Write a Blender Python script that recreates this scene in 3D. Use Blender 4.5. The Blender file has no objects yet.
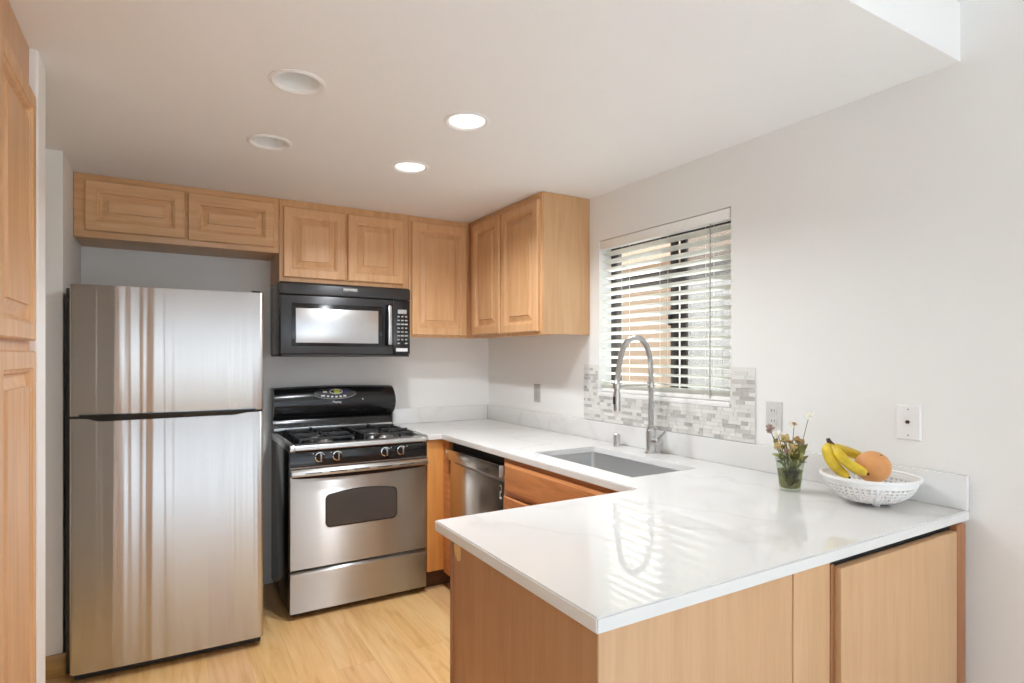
import bpy, bmesh, math, random
from mathutils import Vector, Matrix
random.seed(7)
C = bpy.context.scene.collection
SC = bpy.context.scene
PI = math.pi

# ------------------------------------------------------------------ camera
cam = bpy.data.objects.new('camera', bpy.data.cameras.new('camera'))
C.objects.link(cam)
cam.location = (0, 0, 1.3764)
cam.rotation_euler = (PI / 2, 0, math.radians(-30.697))
cam.data.sensor_width = 36
cam.data.lens = 585.76 / 1024 * 36
cam.data.shift_x = -0.16 / 1024
cam.data.shift_y = (356.59 - 341.5) / 1024
cam.data.clip_start = 0.05
SC.camera = cam

# ------------------------------------------------------------------ world, sun, exposure
world = bpy.data.worlds.new('World')
SC.world = world
world.use_nodes = True
bg = world.node_tree.nodes['Background']
bg.inputs[0].default_value = (0.83, 0.96, 1.13, 1)
bg.inputs[1].default_value = 2.1
sun = bpy.data.objects.new('sun', bpy.data.lights.new('sun', 'SUN'))
C.objects.link(sun)
sun.data.energy = 14
sun.data.color = (0.94, 1.0, 1.06)
sun.data.angle = math.radians(1.5)
sun.rotation_euler = Vector((-0.50, 0.30, -0.81)).to_track_quat('-Z', 'Y').to_euler()
SC.view_settings.view_transform = 'Standard'
SC.view_settings.look = 'None'
SC.view_settings.gamma = 1
SC.view_settings.exposure = 0.12
SC.view_settings.use_curve_mapping = False
SC.cycles.use_denoising = True
SC.cycles.max_bounces = 14
SC.cycles.diffuse_bounces = 8
SC.cycles.transparent_max_bounces = 24
SC.cycles.sample_clamp_indirect = 8


def portal(name, loc, rot, sx, sy):
    l = bpy.data.lights.new(name, 'AREA')
    l.shape = 'RECTANGLE'
    l.size, l.size_y = sx, sy
    l.cycles.is_portal = True
    o = bpy.data.objects.new(name, l)
    o.location, o.rotation_euler = loc, rot
    C.objects.link(o)


portal('patio_daylight', (0.6, -3.25, 1.15), (PI / 2, 0, PI), 3.1, 2.2)
portal('side_daylight', (2.12, -1.85, 1.35), (PI / 2, 0, PI / 2), 1.8, 1.7)
portal('kitchen_daylight', (2.2, 2.093, 1.59), (PI / 2, 0, PI / 2), 0.87, 0.85)


def lamp(name, loc, power, size):
    l = bpy.data.lights.new(name, 'AREA')
    l.shape = 'DISK'
    l.size = size
    l.energy = power
    l.color = (0.95, 1.0, 1.05)
    l.spread = math.radians(150)
    o = bpy.data.objects.new(name, l)
    o.location = loc
    C.objects.link(o)


# ------------------------------------------------------------------ helpers
def world_off(o):
    v = Vector((0, 0, 0))
    while o is not None:
        v += o.location
        o = o.parent
    return v


class MB:
    """collects shapes, builds them as one mesh object"""
    def __init__(s):
        s.v, s.f = [], []

    def add(s, vs, fs):
        n = len(s.v)
        s.v += [tuple(p) for p in vs]
        s.f += [tuple(i + n for i in f) for f in fs]
        return s

    def box(s, x0, x1, y0, y1, z0, z1):
        return s.add([(x0, y0, z0), (x1, y0, z0), (x1, y1, z0), (x0, y1, z0),
                      (x0, y0, z1), (x1, y0, z1), (x1, y1, z1), (x0, y1, z1)],
                     [(0, 3, 2, 1), (4, 5, 6, 7), (0, 1, 5, 4), (1, 2, 6, 5), (2, 3, 7, 6), (3, 0, 4, 7)])

    def prism(s, poly, axis, a, b):
        """polygon extruded along axis; poly coords are the other two axes in order"""
        def p3(p, t):
            if axis == 'x': return (t, p[0], p[1])
            if axis == 'y': return (p[0], t, p[1])
            return (p[0], p[1], t)
        n = len(poly)
        vs = [p3(p, a) for p in poly] + [p3(p, b) for p in poly]
        fs = [tuple(range(n)), tuple(range(2 * n - 1, n - 1, -1))]
        fs += [(i, (i + 1) % n, n + (i + 1) % n, n + i) for i in range(n)]
        return s.add(vs, fs)

    def tube(s, pts, r, seg=12, cap=True):
        pts = [Vector(p) for p in pts]
        n = len(pts)
        rs = r if isinstance(r, (list, tuple)) else [r] * n
        t0 = (pts[1] - pts[0]).normalized()
        ref = Vector((0, 0, 1)) if abs(t0.z) < 0.9 else Vector((1, 0, 0))
        nrm = t0.cross(ref).normalized()
        vs, fs = [], []
        for i in range(n):
            t = (pts[min(i + 1, n - 1)] - pts[max(i - 1, 0)]).normalized()
            nrm = (nrm - t * nrm.dot(t)).normalized()
            bn = t.cross(nrm)
            for k in range(seg):
                a = 2 * PI * k / seg
                vs.append(pts[i] + (nrm * math.cos(a) + bn * math.sin(a)) * rs[i])
        for i in range(n - 1):
            for k in range(seg):
                k2 = (k + 1) % seg
                fs.append((i * seg + k, i * seg + k2, (i + 1) * seg + k2, (i + 1) * seg + k))
        if cap:
            fs.append(tuple(range(seg - 1, -1, -1)))
            fs.append(tuple((n - 1) * seg + k for k in range(seg)))
        return s.add(vs, fs)

    def lathe(s, prof, c=(0, 0, 0), seg=32, axis='z', cap=True):
        """profile [(r, h)] spun about an axis through c"""
        vs, fs = [], []
        for r, h in prof:
            for k in range(seg):
                a = 2 * PI * k / seg
                p = (r * math.cos(a), r * math.sin(a), h)
                if axis == 'y': p = (p[0], p[2], p[1])
                elif axis == 'x': p = (p[2], p[0], p[1])
                vs.append((p[0] + c[0], p[1] + c[1], p[2] + c[2]))
        for i in range(len(prof) - 1):
            for k in range(seg):
                k2 = (k + 1) % seg
                fs.append((i * seg + k, i * seg + k2, (i + 1) * seg + k2, (i + 1) * seg + k))
        if prof[0] == prof[-1]: cap = False
        if cap and prof[0][0] > 1e-6: fs.append(tuple(range(seg - 1, -1, -1)))
        if cap and prof[-1][0] > 1e-6: fs.append(tuple((len(prof) - 1) * seg + k for k in range(seg)))
        return s.add(vs, fs)

    def ball(s, c, rx, ry=None, rz=None, seg=16, rings=10):
        ry = ry or rx
        rz = rz or rx
        vs = [(c[0] + rx * math.sin(PI * i / rings) * math.cos(2 * PI * k / seg),
               c[1] + ry * math.sin(PI * i / rings) * math.sin(2 * PI * k / seg),
               c[2] - rz * math.cos(PI * i / rings)) for i in range(rings + 1) for k in range(seg)]
        fs = [(i * seg + k, i * seg + (k + 1) % seg, (i + 1) * seg + (k + 1) % seg, (i + 1) * seg + k)
              for i in range(rings) for k in range(seg)]
        return s.add(vs, fs)

    def panel(s, o, U, V, N, w, h, rings):
        """nested rectangle rings (inset, height along N): a framed, raised panel"""
        o, U, V, N = Vector(o), Vector(U), Vector(V), Vector(N)
        vs, fs = [], []
        for ins, ht in rings:
            for a, b in ((ins, ins), (w - ins, ins), (w - ins, h - ins), (ins, h - ins)):
                vs.append(o + U * a + V * b + N * ht)
        m = len(rings)
        for i in range(m - 1):
            for k in range(4):
                k2 = (k + 1) % 4
                fs.append((i * 4 + k, i * 4 + k2, i * 4 + 4 + k2, i * 4 + 4 + k))
        fs.append((0, 1, 2, 3))
        fs.append(tuple((m - 1) * 4 + k for k in (0, 1, 2, 3)))
        return s.add(vs, fs)

    def build(s, name, mat, parent=None, local=False, bevel=0, smooth=30, uv=None, seg=2):
        me = bpy.data.meshes.new(name)
        off = Vector((0, 0, 0)) if (local or parent is None) else world_off(parent)
        bm = bmesh.new()
        vv = [bm.verts.new(Vector(p) - off) for p in s.v]
        for f in s.f:
            try:
                bm.faces.new([vv[i] for i in f])
            except ValueError:
                pass
        bmesh.ops.remove_doubles(bm, verts=bm.verts, dist=1e-6)
        bmesh.ops.dissolve_degenerate(bm, dist=1e-7, edges=bm.edges)
        bmesh.ops.recalc_face_normals(bm, faces=bm.faces)
        if bevel:
            es = [e for e in bm.edges if len(e.link_faces) == 2 and e.calc_face_angle(0) > math.radians(40)]
            bmesh.ops.bevel(bm, geom=es, offset=bevel, segments=seg, affect='EDGES', profile=0.5, clamp_overlap=True)
        if uv:
            L = bm.loops.layers.uv.new('UVMap')
            for f in bm.faces:
                for l in f.loops:
                    c = l.vert.co
                    l[L].uv = (c['xyz'.index(uv[0])], c['xyz'.index(uv[1])])
        bm.to_mesh(me)
        bm.free()
        if smooth:
            me.shade_smooth()
            me.set_sharp_from_angle(angle=math.radians(smooth))
        me.materials.append(mat)
        o = bpy.data.objects.new(name, me)
        C.objects.link(o)
        if parent is not None:
            o.parent = parent
        return o


def box(name, mat, parent, b, bevel=0, **k):
    return MB().box(*b).build(name, mat, parent, bevel=bevel, **k)


def thing(name, label, cat, loc=(0, 0, 0), rz=0, group=None):
    o = bpy.data.objects.new(name, None)
    o.empty_display_size = 0.05
    C.objects.link(o)
    o.location = loc
    o.rotation_euler = (0, 0, rz)
    return tag(o, label, cat, group)


def tag(o, label, cat, group=None):
    o['label'] = label
    o['category'] = cat
    if group: o['group'] = group
    return o


def struct(o):
    o['kind'] = 'structure'
    return o


def dup(root, loc, label):
    """copy a thing with its parts and sub-parts"""
    def cp(o, parent):
        c = o.copy()
        C.objects.link(c)
        if parent is not None:
            c.parent = parent
        for ch in list(o.children):
            cp(ch, c)
        return c
    r = cp(root, None)
    r.location = loc
    r['label'] = label
    return r


def text_mesh(name, txt, size, mat, parent, loc, rot, depth=0.0004):
    cu = bpy.data.curves.new(name, 'FONT')
    cu.body = txt
    cu.size = size
    cu.extrude = depth
    cu.align_x = 'CENTER'
    cu.align_y = 'CENTER'
    t = bpy.data.objects.new(name + '_tmp', cu)
    C.objects.link(t)
    bpy.context.view_layer.update()
    me = bpy.data.meshes.new_from_object(t.evaluated_get(bpy.context.evaluated_depsgraph_get()))
    bpy.data.objects.remove(t)
    me.name = name
    me.materials.clear()
    me.materials.append(mat)
    o = bpy.data.objects.new(name, me)
    C.objects.link(o)
    o.parent = parent
    o.location = Vector(loc)
    o.rotation_euler = rot
    return o


# ------------------------------------------------------------------ materials
def srgb(r, g, b):
    f = lambda c: (c / 255 / 12.92) if c / 255 <= 0.04045 else ((c / 255 + 0.055) / 1.055) ** 2.4
    return (f(r), f(g), f(b), 1)


def mat(name, col, rough=0.5, metal=0.0, **kw):
    m = bpy.data.materials.new(name)
    m.use_nodes = True
    b = m.node_tree.nodes['Principled BSDF']
    b.inputs['Base Color'].default_value = col if len(col) == 4 else (*col, 1)
    b.inputs['Roughness'].default_value = rough
    b.inputs['Metallic'].default_value = metal
    for k, v in kw.items():
        b.inputs[k.replace('_', ' ')].default_value = v
    return m


def nodes(m):
    nt = m.node_tree
    return nt, nt.nodes['Principled BSDF'], (lambda t: nt.nodes.new(t)), nt.links.new


def ramp(nt, stops):
    r = nt.nodes.new('ShaderNodeValToRGB')
    e = r.color_ramp.elements
    while len(e) < len(stops): e.new(0.5)
    for el, (p, c) in zip(e, stops):
        el.position, el.color = p, c
    return r


def coords(nt, scale, kind='Object'):
    t = nt.nodes.new('ShaderNodeTexCoord')
    mp = nt.nodes.new('ShaderNodeMapping')
    mp.inputs['Scale'].default_value = scale
    nt.links.new(t.outputs[kind], mp.inputs['Vector'])
    return mp


def bump(nt, b, height, strength, dist):
    bp = nt.nodes.new('ShaderNodeBump')
    bp.inputs['Strength'].default_value = strength
    bp.inputs['Distance'].default_value = dist
    nt.links.new(height, bp.inputs['Height'])
    nt.links.new(bp.outputs[0], b.inputs['Normal'])


def plaster(name, col, scale=140, strength=0.25, dist=0.002):
    m = mat(name, col, 0.7)
    nt, b, N, L = nodes(m)
    g = N('ShaderNodeNewGeometry')
    n = N('ShaderNodeTexNoise')
    n.inputs['Scale'].default_value = scale
    n.inputs['Detail'].default_value = 3
    L(g.outputs['Position'], n.inputs['Vector'])
    bump(nt, b, n.outputs['Fac'], strength, dist)
    return m


def wood(name, base, dark, axis='z', rough=0.38, grain=1.0):
    m = mat(name, base, rough)
    nt, b, N, L = nodes(m)
    sc = {'z': (14, 14, 1.1), 'x': (1.1, 14, 14), 'y': (14, 1.1, 14)}[axis]
    mp = coords(nt, sc)
    n = N('ShaderNodeTexNoise')
    n.inputs['Scale'].default_value = 2.2
    n.inputs['Detail'].default_value = 7
    n.inputs['Roughness'].default_value = 0.6
    n.inputs['Distortion'].default_value = 0.7
    L(mp.outputs[0], n.inputs['Vector'])
    sc2 = {'z': (130, 130, 3), 'x': (3, 130, 130), 'y': (130, 3, 130)}[axis]
    mp2 = coords(nt, sc2)
    n2 = N('ShaderNodeTexNoise')
    n2.inputs['Scale'].default_value = 1.6
    n2.inputs['Detail'].default_value = 3
    L(mp2.outputs[0], n2.inputs['Vector'])
    ad = N('ShaderNodeMath')
    ad.operation = 'MULTIPLY_ADD'
    ad.inputs[1].default_value = 0.35
    L(n2.outputs['Fac'], ad.inputs[0])
    L(n.outputs['Fac'], ad.inputs[2])
    r = ramp(nt, [(0.40, dark), (0.82, base)])
    if grain < 1:
        r.color_ramp.elements[0].color = tuple(dark[i] * grain + base[i] * (1 - grain) for i in range(3)) + (1,)
    L(ad.outputs[0], r.inputs[0])
    L(r.outputs[0], b.inputs['Base Color'])
    bump(nt, b, n2.outputs['Fac'], 0.05, 0.001)
    return m


def steel(name, col, rough, aniso=0.8, wave=0.0, rot=0.25, wscale=(5, 5, 0.35), brush=0.08):
    m = mat(name, col, rough, 1.0)
    nt, b, N, L = nodes(m)
    b.inputs['Anisotropic'].default_value = aniso
    b.inputs['Anisotropic Rotation'].default_value = rot
    if aniso:
        t = N('ShaderNodeTangent')
        t.direction_type = 'UV_MAP'
        L(t.outputs[0], b.inputs['Tangent'])
    if brush:
        mp = coords(nt, (1.0, 1.0, 260))
        n = N('ShaderNodeTexNoise')
        n.inputs['Scale'].default_value = 3
        n.inputs['Detail'].default_value = 2
        L(mp.outputs[0], n.inputs['Vector'])
        mx = N('ShaderNodeMixRGB')
        mx.blend_type = 'MULTIPLY'
        mx.inputs[0].default_value = brush
        mx.inputs[1].default_value = col
        L(n.outputs['Fac'], mx.inputs[2])
        L(mx.outputs[0], b.inputs['Base Color'])
    if wave:
        mp = coords(nt, wscale)
        n = N('ShaderNodeTexNoise')
        n.inputs['Scale'].default_value = 1.6
        n.inputs['Detail'].default_value = 2.5
        L(mp.outputs[0], n.inputs['Vector'])
        bump(nt, b, n.outputs['Fac'], 1.0, wave)
    return m


M = {}
M['wall'] = plaster('wall_paint', srgb(238, 238, 236), 120, 0.3, 0.0015)
M['ceil'] = plaster('ceiling_paint', srgb(240, 240, 240), 170, 0.45, 0.002)
M['trimwhite'] = mat('white_trim_paint', srgb(240, 240, 238), 0.4)
M['maple'] = wood('maple_upright', srgb(219, 174, 128), srgb(199, 151, 104), 'z')
M['maple_x'] = wood('maple_level', srgb(219, 174, 128), srgb(199, 151, 104), 'x')
M['maple_y'] = wood('maple_level_side', srgb(219, 174, 128), srgb(199, 151, 104), 'y')
M['panel'] = wood('maple_veneer_panel', srgb(208, 167, 124), srgb(192, 149, 106), 'z', 0.42, 0.8)
M['sinkwood'] = wood('amber_maple', srgb(205, 140, 88), srgb(165, 100, 56), 'y')
M['amber'] = wood('honey_maple', srgb(224, 160, 90), srgb(200, 134, 68), 'z', 0.35, 0.8)
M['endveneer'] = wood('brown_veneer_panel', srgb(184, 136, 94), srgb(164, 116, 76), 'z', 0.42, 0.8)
M['raw'] = wood('raw_maple', srgb(228, 190, 130), srgb(205, 160, 100), 'z', 0.5)
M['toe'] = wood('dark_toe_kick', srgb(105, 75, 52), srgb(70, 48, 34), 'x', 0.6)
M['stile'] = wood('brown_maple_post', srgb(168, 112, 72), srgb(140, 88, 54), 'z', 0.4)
M['black'] = mat('black_enamel', (0.012, 0.012, 0.013, 1), 0.16)
M['blackmatte'] = mat('black_matte', (0.02, 0.02, 0.02, 1), 0.5)
M['iron'] = mat('cast_iron', (0.025, 0.025, 0.025, 1), 0.42)
M['dark'] = mat('dark_gap', (0.01, 0.009, 0.008, 1), 0.8)
M['greyblack'] = mat('microwave_charcoal', (0.055, 0.056, 0.058, 1), 0.28, 0.4)
M['screen'] = mat('microwave_screen', (0.60, 0.60, 0.60, 1), 0.3, 0.9)
M['ovenglass'] = mat('oven_glass', (0.10, 0.10, 0.10, 1), 0.08, 0.3)
M['white'] = mat('white_print', srgb(225, 225, 225), 0.5)
M['whiteplastic'] = mat('white_plastic', srgb(240, 240, 240), 0.35)
M['greyplastic'] = mat('grey_plate', srgb(176, 175, 172), 0.35)
M['display'] = mat('green_display', srgb(190, 200, 60), 0.3)
M['violet'] = mat('violet_button', srgb(70, 60, 110), 0.3)
M['steel_fridge'] = steel('brushed_steel_fridge', (0.60, 0.598, 0.592, 1), 0.25, 1.0, 0.009, wscale=(6, 6, 0.06))
M['steel'] = steel('brushed_steel', (0.66, 0.66, 0.655, 1), 0.42, 1.0, 0.001)
M['steel_dish'] = steel('brushed_steel_dishwasher', (0.56, 0.53, 0.49, 1), 0.25, 0.7, 0.001)
M['steel_plain'] = mat('satin_steel', (0.62, 0.62, 0.61, 1), 0.28, 1.0)
M['steel_sink'] = mat('sink_steel', (0.72, 0.72, 0.72, 1), 0.42, 1.0)
M['chrome'] = mat('polished_chrome', (0.78, 0.78, 0.78, 1), 0.1, 1.0)
M['nickel'] = mat('brushed_nickel', (0.60, 0.595, 0.585, 1), 0.32, 1.0)
M['blind'] = mat('white_blind', srgb(246, 246, 243), 0.45)
M['cord'] = mat('grey_cord', srgb(150, 148, 142), 0.7)
M['bronze'] = mat('bronze_frame', srgb(70, 66, 62), 0.4, 0.3)
M['petal'] = mat('white_petal', srgb(244, 240, 228), 0.6)
M['yellowflower'] = mat('ochre_floret', srgb(196, 172, 112), 0.7)
M['brownflower'] = mat('tan_flower_head', srgb(172, 142, 96), 0.8)
M['pinkflower'] = mat('dusty_mauve_floret', srgb(168, 142, 134), 0.8)
M['stem'] = mat('green_stem', srgb(112, 118, 62), 0.6)
M['leaf'] = mat('olive_leaf', srgb(136, 138, 78), 0.55)
M['leaf_pale'] = mat('pale_leaf', srgb(186, 186, 128), 0.55)
M['cap'] = mat('banana_tip', srgb(70, 52, 30), 0.7)
M['lensoff'] = mat('reflector_white', srgb(236, 236, 234), 0.4)
M['eave'] = mat('house_fascia', srgb(205, 172, 140), 0.7)
M['roof'] = mat('roof_shingle', srgb(96, 90, 84), 0.9)
M['ground'] = mat('concrete_yard', srgb(205, 202, 196), 0.9)
M['eaveshadow'] = mat('painted_eave_shadow', srgb(58, 52, 48), 0.8)  # dark colour standing in for the shadow below the eave


def emissive(name, col, strength):
    m = mat(name, col, 0.5)
    b = m.node_tree.nodes['Principled BSDF']
    b.inputs['Emission Color'].default_value = col
    b.inputs['Emission Strength'].default_value = strength
    return m




def slat_mat():
    m = mat('blind_slat', srgb(246, 246, 243), 0.45)
    nt, b, N, L = nodes(m)
    t = N('ShaderNodeBsdfTranslucent')
    t.inputs[0].default_value = srgb(246, 246, 240)
    mx = N('ShaderNodeMixShader')
    mx.inputs[0].default_value = 0.6
    L(b.outputs[0], mx.inputs[1]); L(t.outputs[0], mx.inputs[2])
    L(mx.outputs[0], nt.nodes['Material Output'].inputs[0])
    return m


M['slat'] = slat_mat()
M['lenson'] = emissive('lit_lens', (1, 0.97, 0.92, 1), 1.6)


def glass(name, tint=(1, 1, 1, 1), refl=1.0):
    """thin clear pane"""
    m = bpy.data.materials.new(name)
    m.use_nodes = True
    nt = m.node_tree
    nt.nodes.remove(nt.nodes['Principled BSDF'])
    tr = nt.nodes.new('ShaderNodeBsdfTransparent')
    tr.inputs[0].default_value = tint
    gl = nt.nodes.new('ShaderNodeBsdfGlossy')
    gl.inputs['Roughness'].default_value = 0.02
    lw = nt.nodes.new('ShaderNodeLayerWeight')
    pw_ = nt.nodes.new('ShaderNodeMath'); pw_.operation = 'POWER'; pw_.inputs[1].default_value = 4
    fr = nt.nodes.new('ShaderNodeMath'); fr.operation = 'MULTIPLY_ADD'
    fr.inputs[1].default_value = 0.75 * refl; fr.inputs[2].default_value = 0.035 * refl
    nt.links.new(lw.outputs['Facing'], pw_.inputs[0])
    nt.links.new(pw_.outputs[0], fr.inputs[0])
    mx = nt.nodes.new('ShaderNodeMixShader')
    nt.links.new(fr.outputs[0], mx.inputs[0])
    nt.links.new(tr.outputs[0], mx.inputs[1])
    nt.links.new(gl.outputs[0], mx.inputs[2])
    nt.links.new(mx.outputs[0], nt.nodes['Material Output'].inputs[0])
    return m


M['pane'] = glass('window_glass')
M['tumbler'] = glass('tumbler_glass', (0.90, 0.93, 0.88, 1))
M['water'] = glass('vase_water', (0.60, 0.58, 0.38, 1), 0.3)


def mesh_screen():
    m = bpy.data.materials.new('insect_mesh')
    m.use_nodes = True
    nt = m.node_tree
    tr = nt.nodes.new('ShaderNodeBsdfTransparent')
    mx = nt.nodes.new('ShaderNodeMixShader')
    b = nt.nodes['Principled BSDF']
    b.inputs['Base Color'].default_value = srgb(190, 190, 188)
    mx.inputs[0].default_value = 0.38
    nt.links.new(tr.outputs[0], mx.inputs[1])
    nt.links.new(b.outputs[0], mx.inputs[2])
    nt.links.new(mx.outputs[0], nt.nodes['Material Output'].inputs[0])
    return m


M['mesh'] = mesh_screen()


def quartz():
    m = mat('white_quartz', srgb(230, 230, 228), 0.035)
    nt, b, N, L = nodes(m)
    b.inputs['Specular IOR Level'].default_value = 0.6
    g = N('ShaderNodeNewGeometry')
    d = N('ShaderNodeTexNoise')
    d.inputs['Scale'].default_value = 1.7
    d.inputs['Detail'].default_value = 5
    L(g.outputs['Position'], d.inputs['Vector'])
    mxv = N('ShaderNodeMixRGB')
    mxv.blend_type = 'ADD'
    mxv.inputs[0].default_value = 0.6
    L(g.outputs['Position'], mxv.inputs[1])
    L(d.outputs['Color'], mxv.inputs[2])
    n = N('ShaderNodeTexNoise')
    n.inputs['Scale'].default_value = 1.5
    n.inputs['Detail'].default_value = 3
    L(mxv.outputs[0], n.inputs['Vector'])
    s = N('ShaderNodeMath'); s.operation = 'SUBTRACT'; s.inputs[1].default_value = 0.5
    L(n.outputs['Fac'], s.inputs[0])
    a = N('ShaderNodeMath'); a.operation = 'ABSOLUTE'
    L(s.outputs[0], a.inputs[0])
    r = ramp(nt, [(0.0, srgb(220, 219, 217)), (0.010, srgb(224, 223, 221)), (0.03, srgb(227, 227, 225))])
    L(a.outputs[0], r.inputs[0])
    L(r.outputs[0], b.inputs['Base Color'])
    return m


M['quartz'] = quartz()


def floor_mat():
    m = mat('oak_laminate', srgb(222, 182, 128), 0.32)
    nt, b, N, L = nodes(m)
    g = N('ShaderNodeNewGeometry')
    mp = N('ShaderNodeMapping')
    mp.inputs['Rotation'].default_value = (0, 0, PI / 2)
    L(g.outputs['Position'], mp.inputs['Vector'])
    br = N('ShaderNodeTexBrick')
    br.offset = 0.37
    br.inputs['Scale'].default_value = 1.0
    br.inputs['Brick Width'].default_value = 1.9
    br.inputs['Row Height'].default_value = 0.165
    br.inputs['Mortar Size'].default_value = 0.0012
    br.inputs['Mortar Smooth'].default_value = 0.3
    br.inputs['Bias'].default_value = 0.0
    br.inputs['Color1'].default_value = (0.0, 0.0, 0.0, 1)
    br.inputs['Color2'].default_value = (1, 1, 1, 1)
    br.inputs['Mortar'].default_value = (0.5, 0.5, 0.5, 1)
    L(mp.outputs[0], br.inputs['Vector'])
    # plank-wise shift of the grain
    ad = N('ShaderNodeMixRGB'); ad.blend_type = 'ADD'; ad.inputs[0].default_value = 1
    mp2 = N('ShaderNodeMapping'); mp2.inputs['Scale'].default_value = (11, 0.9, 1)
    L(g.outputs['Position'], mp2.inputs['Vector'])
    mul = N('ShaderNodeMixRGB'); mul.blend_type = 'MULTIPLY'; mul.inputs[0].default_value = 1
    mul.inputs[2].default_value = (9, 9, 9, 1)
    L(br.outputs['Color'], mul.inputs[1])
    L(mp2.outputs[0], ad.inputs[1]); L(mul.outputs[0], ad.inputs[2])
    n = N('ShaderNodeTexNoise')
    n.inputs['Scale'].default_value = 1.6; n.inputs['Detail'].default_value = 8
    n.inputs['Roughness'].default_value = 0.62; n.inputs['Distortion'].default_value = 1.2
    L(ad.outputs[0], n.inputs['Vector'])
    r = ramp(nt, [(0.25, srgb(202,156,100)), (0.45, srgb(230, 192, 136)), (0.7, srgb(242, 212, 164))])
    L(n.outputs['Fac'], r.inputs[0])
    tint = ramp(nt, [(0.0, srgb(250, 236, 216)), (0.5, srgb(255, 250, 240)), (1.0, srgb(244, 228, 222))])
    L(br.outputs['Color'], tint.inputs[0])
    mt = N('ShaderNodeMixRGB'); mt.blend_type = 'MULTIPLY'; mt.inputs[0].default_value = 1
    L(r.outputs[0], mt.inputs[1]); L(tint.outputs[0], mt.inputs[2])
    seam = N('ShaderNodeMixRGB'); seam.inputs[2].default_value = srgb(150, 108, 64)
    sm = N('ShaderNodeMath'); sm.operation = 'MULTIPLY'; sm.inputs[1].default_value = 0.4
    L(br.outputs['Fac'], sm.inputs[0]); L(sm.outputs[0], seam.inputs[0])
    L(mt.outputs[0], seam.inputs[1])
    L(seam.outputs[0], b.inputs['Base Color'])
    return m


M['floor'] = floor_mat()


def tile_mat():
    m = mat('mosaic_tile', srgb(215, 214, 210), 0.25)
    nt, b, N, L = nodes(m)
    g = N('ShaderNodeNewGeometry')
    r = ramp(nt, [(0.0, srgb(186, 184, 180)), (0.18, srgb(200, 198, 194)), (0.32, srgb(222, 221, 217)), (1.0, srgb(236, 235, 231))])
    L(g.outputs['Random Per Island'], r.inputs[0])
    L(r.outputs[0], b.inputs['Base Color'])
    return m


M['tile'] = tile_mat()
M['grout'] = mat('grout', srgb(226, 225, 221), 0.8)


def skin(name, c1, c2, scale, bmp, rough=0.45):
    m = mat(name, c1, rough)
    nt, b, N, L = nodes(m)
    mp = coords(nt, (1, 1, 1))
    n = N('ShaderNodeTexNoise'); n.inputs['Scale'].default_value = scale; n.inputs['Detail'].default_value = 4
    L(mp.outputs[0], n.inputs['Vector'])
    r = ramp(nt, [(0.35, c2), (0.6, c1)])
    L(n.outputs['Fac'], r.inputs[0]); L(r.outputs[0], b.inputs['Base Color'])
    if bmp:
        n2 = N('ShaderNodeTexNoise'); n2.inputs['Scale'].default_value = 420
        L(mp.outputs[0], n2.inputs['Vector'])
        bump(nt, b, n2.outputs['Fac'], 0.3, 0.001)
    return m


M['banana'] = skin('banana_peel', srgb(236, 206, 62), srgb(206, 176, 44), 18, False)
M['grapefruit'] = skin('grapefruit_peel', srgb(226, 166, 106), srgb(216, 150, 90), 14, True)


def siding():
    m = mat('beige_siding', srgb(186, 156, 126), 0.8)
    nt, b, N, L = nodes(m)
    g = N('ShaderNodeNewGeometry')
    s = N('ShaderNodeSeparateXYZ'); L(g.outputs['Position'], s.inputs[0])
    mm = N('ShaderNodeMath'); mm.operation = 'MODULO'; mm.inputs[1].default_value = 0.16
    L(s.outputs['Z'], mm.inputs[0])
    bump(nt, b, mm.outputs[0], 1.0, 0.12)
    return m


M['siding'] = siding()
M['fencewood'] = wood('weathered_fence', srgb(196, 190, 180), srgb(172, 165, 155), 'z', 0.9)

# ------------------------------------------------------------------ room shell
XR, YB, XL, ZC, ZH = 2.058, 3.809, -0.377, 2.263, 2.44
XW, YR = -1.75, -3.25         # far left wall and rear wall behind the camera
YS = 0.827                    # where the kitchen ceiling drops
WT = 0.14

mb = MB().box(XW - WT, XR + WT, 0.5, YB + WT, -0.05, 0)
struct(mb.build('floor', M['floor'], smooth=0))
mb = MB().box(XW - WT, XR + WT, YR - WT, 0.5, -0.05, 0)
struct(mb.build('floor_dining', plaster('bounce_carpet', srgb(228, 226, 222), 300, 0.6, 0.004), smooth=0))  # floor out of view, made pale to bounce neutral light upward

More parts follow.
